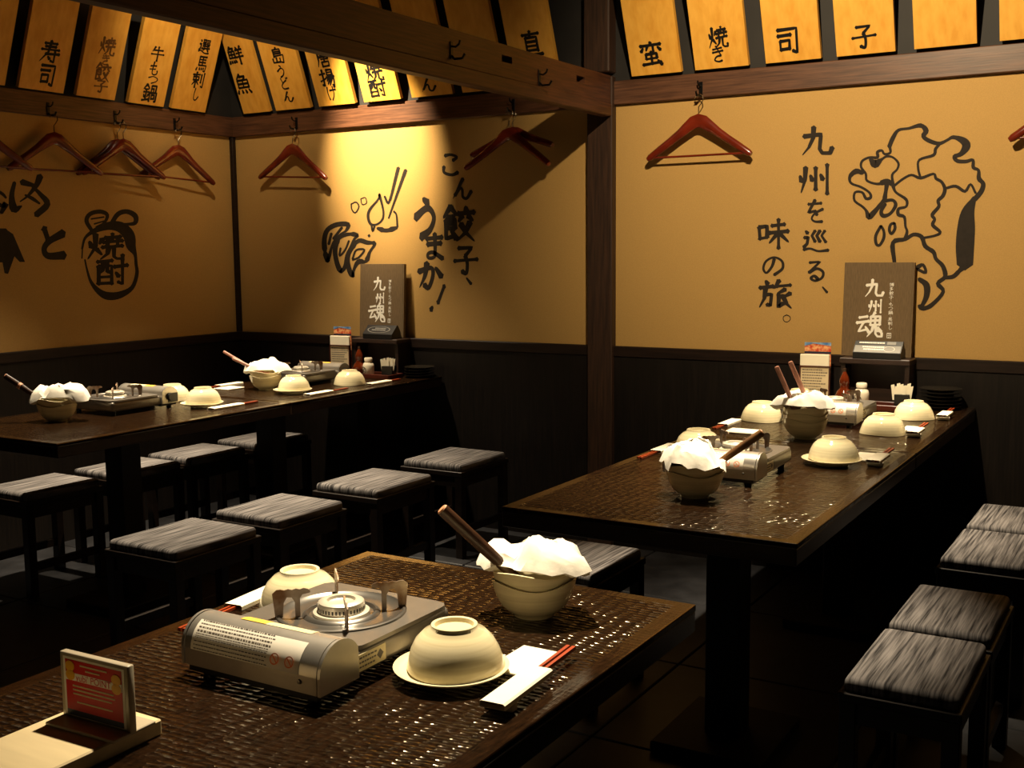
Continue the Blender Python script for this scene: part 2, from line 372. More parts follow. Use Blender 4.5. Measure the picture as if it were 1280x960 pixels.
# ------------------------------------------------------------------ brush lettering
# each character: strokes on a 100 x 100 grid, y down. n pressed ends, t tapering sweep, d dot; capitals = curved
GLYPH = {
 '九': "t 40,5 38,40 25,70 5,95;n 10,35 62,28 58,75 66,88 90,88 96,70",
 '州': "t 22,15 20,55 8,95;d 5,40 10,58;d 36,38 42,55;n 52,15 52,85;d 66,35 73,52;n 86,5 86,98",
 '魂': "n 12,22 42,17;n 3,42 48,35;n 28,40 10,75 42,66;d 35,55 50,78;t 70,2 60,15;n 55,18 54,50;n 55,18 90,16 88,48;n 56,33 88,31;n 55,49 88,47;n 72,18 71,49;t 66,50 60,72 42,95;n 74,50 74,82 82,92 98,92 97,78;n 84,58 78,72 92,70;d 88,62 94,74",
 'を': "n 20,20 78,15;n 50,2 20,55 52,48 58,65;N 85,40 50,58 35,80 50,93 82,93",
 '巡': "n 48,8 36,28 48,52;n 66,8 54,28 66,52;n 84,8 72,28 88,54;d 12,8 20,18;n 8,36 22,34 18,60 6,74;N 5,84 30,80 60,90 97,86",
 'る': "n 25,12 70,8 22,58;N 22,58 55,40 82,55 78,82 50,96 30,85 45,74 60,88",
 '、': "d 20,15 80,85",
 '味': "n 5,30 8,68;n 5,30 30,26 30,62;n 8,66 30,62;n 45,25 85,20;n 36,48 96,42;n 66,4 66,98;t 64,48 36,82;t 68,48 98,78",
 'の': "N 55,20 45,55 22,85 8,65 20,30 55,12 88,30 90,65 55,95",
 '旅': "d 22,3 28,14;n 5,27 45,22;t 22,28 18,62 3,92;n 20,50 40,48 36,85 26,82;t 62,3 48,30;n 55,22 96,18;t 80,32 55,48;n 62,50 60,90 74,78;t 95,45 75,58;t 72,52 85,80 99,95",
 '。': "N 50,10 85,30 88,65 50,90 14,70 14,30 50,10",
 'こ': "N 25,12 55,8 85,18 65,32;N 20,58 22,82 60,92 90,82",
 'ん': "T 55,5 30,50 5,95;N 15,80 40,48 52,55 55,85 75,92 97,60",
 '餃': "t 28,2 5,35;t 28,5 48,28;n 20,30 38,28;n 14,40 14,90 40,82;n 14,40 40,38 40,62;n 15,51 39,50;n 15,62 40,62;d 28,65 45,90;d 72,2 74,14;n 50,22 97,18;t 62,28 50,45;t 80,28 95,42;t 85,45 70,75 45,97;t 58,50 75,75 99,97",
 '子': "n 20,10 75,8 48,35;N 48,35 56,60 52,92 35,86;n 3,52 97,46",
 'う': "d 40,3 62,14;N 8,50 60,26 88,48 72,80 32,99",
 'ま': "n 15,22 85,16;n 20,42 80,38;N 52,3 54,60 50,88 25,92 22,78 45,72 88,95",
 'か': "N 5,35 55,22 62,50 45,92 28,82;T 38,5 30,50 8,92;d 72,20 96,52",
 '！': "n 85,4 50,68;d 22,82 12,95",
 'と': "n 15,5 30,42;N 88,20 35,45 15,70 30,92 92,90",
 '焼': "d 8,30 14,52;t 42,22 34,42;t 24,5 24,50 3,95;t 26,58 42,80;n 50,18 92,14;n 70,3 70,30;n 44,34 98,28;n 58,24 56,46;n 84,22 84,44;n 42,52 98,46;t 60,52 56,75 36,96;n 74,50 74,85 82,92 98,92 98,78",
 '酎': "n 4,15 50,10;n 8,30 8,92;n 8,30 48,28 48,92;t 22,14 20,45 12,55;n 34,12 34,48 44,50;n 10,68 46,66;n 8,90 48,88;n 56,32 98,26;n 82,4 82,92 68,84;d 60,50 70,65",
 '寿': "n 20,15 80,12;n 25,28 76,26;n 8,42 94,38;t 50,3 42,50 5,95;n 30,60 96,55;n 74,45 74,92 58,86;d 42,68 52,80",
 '司': "n 12,12 85,10 82,92 66,84;n 12,32 62,30;n 20,50 20,80;n 20,50 56,48 54,76;n 20,78 56,76",
 'き': "n 18,22 78,14;n 15,40 85,32;n 40,3 70,60;N 70,60 40,65 25,85 50,95 75,90",
 '牛': "t 28,5 10,40;n 22,28 85,24;n 5,55 96,50;n 52,3 52,98",
 'も': "N 45,3 38,50 40,85 60,95 85,85 85,65;n 15,35 70,30;n 12,58 65,54",
 'つ': "N 5,35 50,18 92,35 85,65 40,90",
 '鍋': "t 25,2 3,32;t 25,4 46,26;n 14,30 38,28;n 8,46 44,44;n 25,30 25,88;d 10,58 16,74;t 42,56 34,74;n 4,92 46,84;n 58,8 58,45;n 58,8 90,6 88,44;n 58,25 74,24;n 74,24 73,44;n 50,48 52,96;n 50,48 97,45 96,95 88,92;n 64,60 64,82;n 64,60 84,58 83,80;n 64,80 84,78",
 '選': "d 10,8 18,18;n 6,36 20,34 17,60 5,74;N 4,82 25,76 60,90 97,88;n 34,8 60,6 58,20 36,22;n 36,22 36,34 60,32;n 68,8 94,6 92,20 70,22;n 70,22 70,34 96,32;n 36,46 92,44;n 52,36 52,60;n 78,36 78,60;n 28,62 98,58;t 54,62 38,76;d 74,62 88,76",
 '馬': "n 22,8 22,60;n 22,8 84,6;n 22,25 78,23;n 22,42 78,40;n 52,8 52,58;n 22,60 90,57 84,95 70,90;d 12,72 6,90;d 32,72 36,86;d 48,72 54,84;d 64,70 70,80",
 '刺': "n 5,20 58,16;n 32,3 32,98;n 12,32 12,54;n 12,32 54,30 52,52;n 12,52 52,50;t 30,54 5,85;t 34,54 58,80;n 72,15 72,65;n 92,4 92,94 78,86",
 'し': "N 40,3 34,50 40,85 65,92 92,65",
 '鮮': "t 22,2 6,24;n 18,12 42,10 34,26;n 8,28 8,62;n 8,28 46,26 46,60;n 8,44 46,43;n 26,28 26,62;n 8,62 46,60;d 6,74 2,92;d 18,74 18,88;d 30,74 34,88;d 42,72 48,86;d 60,4 66,16;t 90,2 80,16;n 56,22 96,19;n 58,40 94,37;n 52,60 99,56;n 75,20 75,98",
 '魚': "t 38,2 12,28;n 34,14 70,12 58,30;n 16,32 16,68;n 16,32 84,30 84,66;n 16,50 84,48;n 50,32 50,68;n 16,68 84,66;d 12,78 4,96;d 34,78 36,94;d 56,78 62,94;d 78,76 92,94",
 '島': "t 48,2 38,12;n 22,14 22,58;n 22,14 74,12 74,36;n 22,26 74,25;n 22,38 74,37;n 22,52 90,48 84,95 70,90;n 10,66 10,90 62,88;n 36,62 36,90;n 62,66 62,90",
 'ど': "n 22,8 35,42;N 78,25 35,48 18,70 35,92 88,90;d 76,3 84,14;d 90,0 98,10",
 '唐': "d 50,2 54,12;n 12,16 94,13;t 14,16 14,60 2,96;n 30,30 80,28 80,50;n 22,42 94,39;n 32,54 80,52;n 54,20 54,66;n 34,70 36,96;n 34,70 82,68 80,94;n 36,94 80,92",
 '揚': "n 4,28 40,24;n 24,3 24,92 12,86;n 4,66 40,52;n 54,6 54,34;n 54,6 88,5 88,33;n 54,20 88,19;n 54,34 88,33;n 46,46 98,43;t 58,48 44,70;n 54,56 94,54 88,95 78,90;t 66,58 46,88;t 78,58 58,94",
 'げ': "N 15,8 10,50 20,92;n 35,30 95,26;N 68,5 70,55 45,97;d 82,2 88,12;d 94,0 99,8",
 '直': "n 15,15 88,12;n 50,2 48,24;n 28,26 28,78;n 28,26 76,25 76,78;n 28,42 76,41;n 28,58 76,57;n 28,74 76,73;n 8,92 95,90",
 '蛮': "d 48,2 52,10;n 8,18 92,15;t 38,18 30,40;n 60,17 60,42;d 20,26 10,40;d 78,24 90,38;n 28,52 28,70;n 28,52 72,50 72,68;n 28,70 72,68;n 50,42 50,92;n 12,92 88,86;d 74,76 90,96",
 '博': "n 5,30 40,28;n 22,4 22,96;n 45,14 98,11;n 70,2 70,58;n 50,24 50,58;n 50,24 92,23 92,57;n 50,36 92,35;n 50,47 92,46;d 86,2 92,9;n 42,68 98,64;n 82,56 82,95 70,90;d 52,76 60,86",
 '多': "t 45,2 15,30;n 35,14 72,12 20,52;d 38,24 48,34;t 55,42 20,72;n 45,55 85,52 15,98;d 48,65 58,76",
 '・': "d 40,40 60,60",
}

def catmull(P, n=6):
    P = [np.array(p, float) for p in P]
    Q = [2 * P[0] - P[1]] + P + [2 * P[-1] - P[-2]]
    out = []
    for i in range(1, len(Q) - 2):
        for k in range(n):
            t = k / n
            a, b, c, d = Q[i - 1], Q[i], Q[i + 1], Q[i + 2]
            out.append(0.5 * (2 * b + (c - a) * t + (2 * a - 5 * b + 4 * c - d) * t * t + (3 * b - a - 3 * c + d) * t ** 3))
    out.append(P[-1])
    return out

def ribbon(mb, pts, widths, f3, lift):
    """flat painted stroke: 2D pts with widths -> 3D through f3(x, y, lift)"""
    n = len(pts)
    L, Rr = [], []
    for i in range(n):
        t = pts[min(i + 1, n - 1)] - pts[max(i - 1, 0)]
        l = np.linalg.norm(t)
        t = t / l if l > 1e-9 else np.array([1.0, 0])
        nn = np.array([-t[1], t[0]]) * widths[i] / 2
        L.append(pts[i] + nn); Rr.append(pts[i] - nn)
    t0 = pts[0] - pts[1]; t0 = t0 / (np.linalg.norm(t0) + 1e-9)
    t1 = pts[-1] - pts[-2]; t1 = t1 / (np.linalg.norm(t1) + 1e-9)
    a = pts[0] + t0 * widths[0] * 0.35; b = pts[-1] + t1 * widths[-1] * 0.35
    V = [f3(*p, lift) for p in L] + [f3(*p, lift) for p in Rr] + [f3(*a, lift), f3(*b, lift)]
    F = [(i, i + 1, n + i + 1, n + i) for i in range(n - 1)] + [(2 * n, 0, n), (2 * n + 1, 2 * n - 1, n - 1)]
    mb.add(V, F)

def glyph(mb, ch, f3, w=11.0, lift=0.0008):
    for si, st in enumerate(GLYPH[ch].split(';')):
        k, *ps = st.split()
        P = [np.array([float(a) for a in p.split(',')]) for p in ps]
        if k.isupper() and len(P) > 2:
            pts = catmull(P, 5)
        else:
            pts = []
            for a, b in zip(P, P[1:]):
                pts += [a + (b - a) * t for t in (0, 0.12, 0.5, 0.88)]
            pts.append(P[-1])
        m = len(pts) - 1
        wd = []
        for i in range(m + 1):
            s = i / m
            if k in 'tT': q = 1.15 * (1 - s) ** 0.7 + 0.12
            elif k == 'd': q = 0.45 + 0.85 * s ** 0.8
            else: q = 0.78 + 0.38 * abs(2 * s - 1) ** 3 + 0.12 * math.sin(si * 2.1)
            wd.append(w * q)
        ribbon(mb, pts, wd, f3, lift + si * 0.00002)

def pix_ray(x, y):
    return _f + CR * (x - 640) / FPX + CU * (480 - y) / FPX

def on_plane(x, y, P, N):
    d = pix_ray(x, y)
    t = np.dot(np.array(P) - CAM, N) / np.dot(d, N)
    return CAM + d * t

WALLS = {'back': ((0, D, 0), np.array([0, -1.0, 0])), 'left': ((XL, 0, 0), np.array([1.0, 0, 0]))}

def wall_map(wall, box):
    """maps the 100-grid of a character onto the painted rectangle of a wall"""
    P, N = WALLS[wall]
    x0, y0, x1, y1 = box
    c = [on_plane(a, b, P, N) for a, b in ((x0, y0), (x1, y0), (x0, y1), (x1, y1))]
    def f3(x, y, lift):
        u, v = x / 100, y / 100
        return tuple(c[0] * (1 - u) * (1 - v) + c[1] * u * (1 - v) + c[2] * (1 - u) * v + c[3] * u * v + N * lift)
    return f3

def wall_strokes(mb, wall, off, sc, strokes, bold=1.35, lift0=0.0007):
    """hand-painted lines: x,y,w triples measured off a crop at offset off and scale sc"""
    P, N = WALLS[wall]
    def f3(x, y, lift):
        return tuple(on_plane(off[0] + x * sc, off[1] + y * sc, P, N) + N * lift)
    for i, st in enumerate(strokes):
        q, w, last = [], [], 8.0
        for tok in st.split():
            a = [float(z) for z in tok.split(',')]
            if len(a) > 2: last = a[2]
            q.append((a[0], a[1], last))
        if len(q) > 2: q = catmull(q, 4)
        else: q = [np.array(q[0]), (np.array(q[0]) + np.array(q[1])) / 2, np.array(q[1])]
        ribbon(mb, [p[:2] for p in q], [max(2.0, p[2]) * (bold if p[2] < 16 else 1.1 if wall == 'back' else 1.35) for p in q], f3, lift0 + i * 0.00003)

# ------------------------------------------------------------------ room shell
XR = 1.6
floor = structure(MB().box(XL - 0.1, XR, -1.2, D + 0.1, -0.06, -0.008).build('floor', M['floor']))
tile_mesh = MB().box(-0.297, 0.297, -0.297, 0.297, -0.012, 0.0, 0.003, 1)
first = None
for i in range(9):
    for j in range(9):
        cx, cy = XL + 0.3 + i * 0.6, D - 0.3 - j * 0.6
        if first is None:
            first = tile_mesh.build('tile', M['tile'], floor); o = first
        else:
            o = first.copy(); COL.objects.link(o); o.parent = floor
        o.location = (cx, cy, 0)
ceiling = structure(MB().box(XL - 0.1, XR, -1.2, D + 0.1, 2.75, 2.85).build('ceiling', M['ceiling']))
wall_back = structure(MB().box(XL, XR, D, D + 0.1, -0.008, 2.75).build('wall_back', M['plaster']))
wall_left = structure(MB().box(XL - 0.1, XL, -1.2, D + 0.1, -0.008, 2.75).build('wall_left', M['plaster']))
MB().box(XL + 0.02, XR, D - 0.02, D, 0, ZW - 0.045).build('wainscot', M['wainscot'], wall_back)
MB().box(XL + 0.026, XR, D - 0.026, D, ZW - 0.045, ZW, 0.003, 1).build('wainscot_cap', M['cap'], wall_back)
MB().box(XL, XL + 0.02, -1.2, D, 0, ZW - 0.045).build('wainscot', M['wainscot'], wall_left)
MB().box(XL, XL + 0.026, -1.2, D, ZW - 0.045, ZW, 0.003, 1).build('wainscot_cap', M['cap'], wall_left)
MB().box(XL + 0.008, XR, D - 0.008, D, ZR1, 2.75).build('upper_panel', M['upper'], wall_back)
MB().box(XL, XL + 0.008, -1.2, D, ZR1, 2.75).build('upper_panel', M['upper'], wall_left)
structure(MB().box(XL + RT, -2.20, D - RT, D, ZR0, ZR1, 0.003, 1).build('trim_1', M['rail']))
structure(MB().box(-2.11, XR, D - RT, D, ZR0 + 0.003, ZR1, 0.003, 1).build('trim_2', M['rail']))
structure(MB().box(XL, XL + RT, -1.2, D, ZR0, ZR1, 0.003, 1).build('trim_3', M['rail']))
structure(MB().box(XL, XL + 0.024, D - 0.024, D, ZW, ZR0, 0.002, 1).build('trim_4', M['cap']))
post = structure(MB().box(-2.205, -2.088, D - 0.045, D, 0, 2.0, 0.004, 1).build('trim_5', M['post']))
MB().box(-2.205, -2.088, D - 0.075, D, 2.012, 2.75, 0.005, 1).build('upper_post', M['post'], post)
mb = MB()                                   # the beam board with two mortises sunk into its face
bz0, bz1, y_ = 1.888, 2.0, 0.3
for my in (3.469, 4.03):
    mb.box(-2.132, -2.094, y_, my - 0.035, bz0, bz1)
    mb.box(-2.132, -2.094, my - 0.035, my + 0.035, bz0, 1.940)
    mb.box(-2.132, -2.094, my - 0.035, my + 0.035, 1.964, bz1)
    mb.box(-2.132, -2.124, my - 0.035, my + 0.035, 1.940, 1.964)
    y_ = my + 0.035
mb.box(-2.132, -2.094, y_, D - 0.045, bz0, bz1)
beam = structure(mb.build('trim_6', M['beam']))
MB().box(-2.135, -2.088, 0.3, D - 0.045, 1.835, 1.888, 0.004, 1).build('lower_strip', M['beam'], beam)

# painted words and drawings on the walls
def phrase(name, parent, wall, items, w):
    for ch, *box in items:
        mb = MB()
        glyph(mb, ch, wall_map(wall, box), 11.0 if ch == '。' else w * (2.2 if ch == '、' else 1.0))
        mb.build(name, M['paint'], parent)
phrase('painted_character', wall_back, 'back', [('九', 1001, 157, 1042, 196), ('州', 998, 203.5, 1040, 243.5), ('を', 1005, 249.5, 1033, 279),
       ('巡', 1003, 286, 1036.5, 317), ('る', 1005, 325, 1034, 352), ('、', 1026, 357, 1036, 367)], 13.5)
phrase('painted_character', wall_back, 'back', [('味', 947, 272.5, 987, 311.5), ('の', 952, 318.5, 981, 345), ('旅', 948, 349.5, 990, 387.5),
       ('。', 978, 392.5, 989, 403.7)], 13.5)
phrase('painted_character', wall_back, 'back', [('こ', 550, 191, 575, 221), ('ん', 565, 222, 590, 250), ('餃', 552, 257, 594, 303), ('子', 567, 306.5, 598, 344.5),
       ('、', 581, 345.5, 591, 356.5)], 15)
phrase('painted_character', wall_back, 'back', [('う', 517, 247, 546, 297), ('ま', 529, 291, 557, 325), ('か', 522, 327, 553, 362.5), ('！', 536, 356, 559, 389)], 19)
phrase('painted_character', wall_left, 'left', [('焼', 108, 291, 154, 326), ('酎', 120, 322, 160, 358)], 14)
phrase('painted_character', wall_left, 'left', [('と', 50, 283.5, 83, 323)], 23)

mb = MB()
wall_strokes(mb, 'back', (1040, 140), 0.29167, [
 "245,150,14 262,110,14 285,78,10 330,70,9 380,58,15 403,80,22 392,105,14 420,125,14 460,135,12 495,120,9 520,108,13 560,122,28 576,145,34 555,178,20 525,192,14 538,210,13 575,212,12 604,206,10 606,238,12 628,250,10 630,285,15 648,308,18 640,340,20 612,374,20",
 "612,366,14 583,430,52 575,500,70 570,580,72 570,655,64", "572,655,30 545,682,16 520,705,14 488,710,12",
 "247,146,10 250,174,8 225,180,8 214,165,8 195,172,10 195,195,10 160,195,8 130,210,8 125,236,8 145,265,8 150,294,8 190,308,8 220,304,12",
 "163,202,10 185,222,34 212,204,10 235,190,8 262,195,7 285,220,8 279,246,7 258,270,8 263,312,10",
 "210,304,20 238,299,24 262,312,12", "236,306,16 230,345,12 224,384,20",
 "133,262,12 104,254,22 78,276,12 82,305,8 125,322,8 160,345,8 166,366,10 146,371,10 130,345,8 99,345,8 97,380,8 130,405,8 148,425,10 158,450,22 182,428,20 210,395,13 226,372,12",
 "222,382,12 260,378,10 273,400,12 250,435,10 220,445,14 211,425,12 230,394,10",
 "260,322,8 300,290,8 340,270,8 380,283,10 435,265,8 446,285,10 470,300,10 484,330,12 475,360,12 455,380,11 458,405,11 430,440,12 440,460,10 432,485,12 464,515,10 440,530,8 390,540,8",
 "380,283,8 370,245,8 375,205,8 435,185,10 444,158,10 462,138,8", "484,328,8 530,318,10 570,340,10 594,310,8 616,348,8",
 "262,318,12 275,345,8 318,375,10 318,405,8 286,415,10 285,440,12 310,450,10 315,490,8 322,512,9 314,545,14",
 "268,645,12 262,560,16 315,545,12 350,525,12 384,535,14 400,575,18 435,600,14 446,630,12 475,660,14 485,705,16 454,735,16 477,770,12 430,825,14 392,842,18 372,830,12",
 "372,715,12 405,742,26 405,790,22 384,835,14", "362,668,16 390,655,10 402,688,10 366,674,9",
 "210,488,9 222,510,9 222,540,10 205,570,9 190,565,10 188,530,10 210,488,9", "268,476,9 270,500,10 255,522,9 246,505,10 252,482,9 268,476,9"])
mb.build('painted_island_map', M['paint'], wall_back)
mb = MB()
wall_strokes(mb, 'back', (380, 200), 0.22923, [
 "130,552,14 115,500,16 112,430,14 130,380,14 180,352,14 240,352,14 230,385,8 200,405,6 170,440,10 150,480,8 140,520,10 128,552,10",
 "150,400,8 135,460,8", "208,368,8 160,430,8", "200,610,16 180,560,14 170,490,14 190,430,16 240,405,18 292,410,10 275,432,8 255,480,10 235,520,10 225,580,12 200,612,10",
 "200,480,6 195,522,6 225,490,6 246,440,6", "265,635,16 245,590,14 240,530,12 260,480,14 300,440,22 345,450,22 387,456,10 360,500,8 338,552,16 296,556,14 272,600,8 268,635,10",
 "265,540,6 285,492,6 330,490,6 300,530,6 265,545,6",
 "412,185,6 405,215,6 360,270,8 350,310,8 365,350,8 400,350,6 430,320,6 432,270,6 412,190,8", "368,350,6 375,388,6 386,360,6",
 "400,372,8 450,384,20 508,368,8", "510,365,6 505,300,5 490,280,6", "440,198,6 460,236,7 476,192,6",
 "258,240,4 285,230,4 300,255,4 280,288,4 262,270,4 258,240,4", "310,212,3 335,205,3 341,235,3 318,242,3 310,212,3", "353,412,9 358,413,9"], 1.9)
mb.build('painted_dumplings', M['paint'], wall_back)
mb = MB()
wall_strokes(mb, 'back', (380, 200), 0.22923, ["515,42,15 470,222,10", "555,55,15 462,318,7"])
mb.build('painted_chopsticks', M['paint'], wall_back)
mb = MB()
wall_strokes(mb, 'left', (0, 220), 0.25, [
 "410,365,8 425,310,10 470,275,18 540,250,30 600,255,40 643,295,44 655,350,36 675,392,14 680,440,12 684,490,14 660,558,16 600,594,26 540,600,30 495,578,22 455,530,12 435,470,8 424,418,6",
 "412,360,5 409,412,5", "458,272,14 432,225,16 450,190,16 500,178,16 536,195,14 520,235,10 480,256,8", "455,215,6 520,205,6", "470,240,6 525,224,6",
 "556,238,16 590,190,18 635,178,18 676,200,20 674,235,16 630,241,10 575,236,10"])
mb.build('painted_jar', M['paint'], wall_left)
mb = MB()
wall_strokes(mb, 'left', (0, 220), 0.25, [
 "72,32,14 58,100,20 70,165,30 108,150,6", "108,30,24 150,42,18 178,48,8", "200,0,26 182,45,20 140,98,10 100,128,5", "160,50,10 200,90,16 236,140,24 180,195,24",
 "125,95,8 160,112,14 198,138,8", "-20,70,10 12,90,12 30,110,8", "-20,130,12 10,150,16 28,140,22 6,185,14"])
P_, N_ = WALLS['left']
sp = [(-60, 255), (-10, 262), (30, 262), (38, 272), (65, 290), (125, 430), (98, 430), (72, 402), (40, 490), (22, 486), (12, 432), (-60, 432)]
mb.add([tuple(on_plane(x * 0.25, 220 + y * 0.25, P_, N_) + N_ * 0.0006) for x, y in sp], [tuple(range(len(sp)))])
mb.build('painted_figure', M['paint'], wall_left)

# ------------------------------------------------------------------ menu signboards on the rail
TILT = math.radians(21)
SL, STK = 0.46, 0.02
def signboard(wall, a0, a1, chars, label, ink='ink'):
    """a0..a1: extent along the wall; chars: (char, centre pixel, width, height)"""
    if wall == 'back':
        O = np.array([a0, D - 0.045, 1.988]); U = np.array([1.0, 0, 0]); V = np.array([0, -math.sin(TILT), math.cos(TILT)]); N = np.array([0, -math.cos(TILT), -math.sin(TILT)])
    else:
        O = np.array([XL + 0.045, a0, 1.983]); U = np.array([0, 1.0, 0]); V = np.array([math.sin(TILT), 0, math.cos(TILT)]); N = np.array([math.cos(TILT), 0, -math.sin(TILT)])
    w = a1 - a0
    t = thing('menu_signboard', label, 'sign', tuple(O), 0, 'hanging menu signboards above the rail')
    MB().prism([(0.0, 0.0), (w, 0.0), (w, SL), (0.0, SL)], (0, 0, 0), U, V, -N, STK).build('board', M['sign'] if wall == 'back' else M['signl'], t)
    if chars:
        for ch, cx, cy, cw, chh in chars:
            mb = MB()
            p = on_plane(cx, cy, O, N) - O
            u0, v0 = np.dot(p, U), np.dot(p, V)
            def f3(x, y, lift, u0=u0, v0=v0, cw=cw, chh=chh):
                return tuple(U * (u0 + (x / 100 - .5) * cw) + V * (v0 + (.5 - y / 100) * chh) + N * lift)
            glyph(mb, ch, f3, 13, 0.0008)
            mb.build('character', M[ink], t)
    return t
signboard('left', 2.80, 3.005, [], 'plain golden signboard cut by the picture edge beside the board with two large characters')
signboard('left', 3.069, 3.289, [('寿', 62.5, 65, .1, .1), ('司', 59, 94, .09, .105)], 'golden signboard with two large black characters above the coat hangers')
signboard('left', 3.355, 3.563, [('焼', 134, 58, .085, .085), ('き', 132, 74.5, .05, .05), ('餃', 128, 90.5, .085, .085), ('子', 126, 108, .075, .06)], 'golden signboard with four faded brown characters', 'fadedink')
signboard('left', 3.64, 3.85, [('牛', 197, 67.5, .08, .07), ('も', 192.5, 85.5, .06, .065), ('つ', 191, 99.5, .06, .045), ('鍋', 187, 116.5, .085, .085)], 'golden signboard with four crisp black characters')
signboard('left', 3.90, 4.117, [('選', 255.5, 58.5, .07, .075), ('馬', 252.5, 80, .07, .08), ('刺', 247.5, 100, .08, .08), ('し', 244, 118, .05, .065)], 'bright golden signboard with black characters next to the room corner')
signboard('back', -4.163, -3.985, [('鮮', 294.5, 69.5, .10, .09), ('魚', 304, 105, .10, .10)], 'golden signboard with two black characters, first on the wall with the dumpling painting')
signboard('back', -3.943, -3.717, [('島', 347, 69.5, .085, .08), ('う', 351, 89, .05, .06), ('ど', 355.5, 104.5, .055, .06), ('ん', 360, 121, .07, .055)], 'golden signboard with one kanji over three kana')
signboard('back', -3.663, -3.441, [('唐', 404, 73, .085, .085), ('揚', 409, 97.5, .09, .085), ('げ', 415, 116.5, .06, .07)], 'golden signboard with three black characters between noodle and liquor boards')
signboard('back', -3.386, -3.172, [('焼', 467, 90, .10, .09), ('酎', 472, 110, .10, .09)], 'brightest golden signboard with two black characters above the wall glow')
signboard('back', -3.108, -2.881, [('ん', 535, 106, .085, .065)], 'golden signboard showing a single kana under the dark beam')
signboard('back', -2.828, -2.606, [], 'golden signboard almost hidden behind the dark beam')
signboard('back', -2.553, -2.331, [('直', 664, 55, .11, .11)], 'golden signboard peeking above the beam beside the wooden post')
signboard('back', -1.997, -1.779, [('蛮', 814, 67, .105, .10)], 'golden signboard with one dense black character right of the wooden post')
signboard('back', -1.72, -1.501, [('焼', 897, 47, .08, .085), ('き', 897.5, 67.5, .06, .065)], 'golden signboard ending in one small kana above a single coat hanger')
signboard('back', -1.432, -1.22, [('司', 985, 51, .10, .11)], 'golden signboard with the lower half of one character above the vertical painted words')
signboard('back', -1.161, -0.95, [('子', 1080, 46, .09, .09)], 'golden signboard with only a brush tail of lettering over the map')
signboard('back', -0.884, -0.674, [], 'golden signboard without visible lettering over the map')
signboard('back', -0.60, -0.39, [], 'golden signboard at the far end of the row past the map')

# ------------------------------------------------------------------ coat hooks and hangers
def coat_hook(loc, rz, label):
    t = thing('coat_hook', label, 'hook', loc, rz, 'iron coat hooks')
    MB().box(-0.008, 0.008, -0.004, 0.0, -0.012, 0.045, 0.0015, 1).build('back_plate', M['iron'], t)
    MB().tube([(0, -0.002, 0.03), (0, -0.018, 0.026), (0, -0.032, 0.034), (0, -0.036, 0.046)], 0.0035, 6, (1, 0, 0)).build('upper_prong', M['iron'], t)
    MB().tube([(0, -0.002, 0.0), (0, -0.014, -0.012), (0, -0.044, -0.012), (0, -0.054, 0.002)], 0.0042, 6, (1, 0, 0)).build('lower_prong', M['iron'], t)
    return t

HANGER = {}
def hanger(loc, rz, label, bar=True, width=0.44, lean=0.0, droop=1.0):
    """loc: where the wire hook hangs; local x along the shoulders, y towards the wall"""
    t = thing('coat_hanger', label, 'hanger', loc, rz, 'red-brown wooden coat hangers')
    t.rotation_euler = (0, lean, rz)
    key = (bar, width, droop)
    if key in HANGER:
        for ch in HANGER[key].children:
            c = ch.copy(); COL.objects.link(c); c.parent = t
        return t
    HANGER[key] = t
    h = width / 2
    Z0 = -0.085
    prof = [(1.0, -0.156, .009, .009), (.95, -0.149, .012, .014), (.75, -0.119, .011, .0155), (.55, -0.090, .011, .0165), (.36, -0.061, .011, .0185), (.22, -0.038, .012, .0225), (.10, -0.019, .012, .0265), (0.0, -0.013, .0125, .028)]
    pts, rr = [], []
    for s, seq in ((-1, prof), (1, prof[-2::-1])):
        for q, z, a, b in seq:
            pts.append((s * q * h, 0.0 if bar else -0.03 * q * q, Z0 + z * droop)); rr.append((a, b))
    MB().tube(pts, rr, 10, (0, 1, 0)).build('shoulder_arms', M['hanger'], t, 50)
    wire = [(0.0, 0, Z0 + 0.01), (0, 0, Z0 + 0.04), (0.010, 0, Z0 + 0.052), (0.019, 0, Z0 + 0.066), (0.017, 0, Z0 + 0.082), (0.004, 0, Z0 + 0.091), (-0.010, 0, Z0 + 0.086), (-0.017, 0, Z0 + 0.074)]
    MB().tube(wire, 0.0021, 6).build('wire_hook', M['wire'], t, 60)
    if bar:
        MB().tube([(-h * .93, 0.0, Z0 - 0.150), (h * .93, 0.0, Z0 - 0.150)], 0.0045, 8).build('trouser_bar', M['hanger'], t, 60)
    return t

hx = XL + RT
HOOKS_L = [(2.865, 'iron coat hook on the rail holding the cut-off hanger'), (3.224, 'iron coat hook on the rail below the two-character signboard'),
           (3.580, 'iron coat hook on the rail below the four-character signboard'), (3.935, 'iron coat hook on the rail nearest the room corner')]
for y, lab in HOOKS_L:
    coat_hook((hx, y, 1.895), math.radians(90), lab)
LH = math.radians(90)
hanger((hx + 0.030, 2.867, 1.884), LH - 0.14, 'wooden coat hanger cut off by the picture edge')
hanger((hx + 0.030, 3.226, 1.884), LH - 0.12, 'wooden coat hanger hanging below the two-character signboard')
hanger((hx + 0.012, 3.579, 1.884), LH - 0.08, 'wooden coat hanger below the four-character signboard, nearer the wall of two on its hook')
hanger((hx + 0.040, 3.588, 1.884), LH - 0.08, 'wooden coat hanger below the four-character signboard, farther from the wall of two on its hook')
hanger((hx + 0.017, 3.942, 1.884), LH - 0.08, 'wooden coat hanger nearest the room corner', lean=0.05)
hy = D - RT
coat_hook((-3.832, hy, 1.905), 0, 'iron coat hook above the hanger on the glowing wall')
hanger((-3.834, hy - 0.028, 1.8925), 0.0, 'wooden coat hanger with trouser bar left of the dumpling painting', lean=0.05)
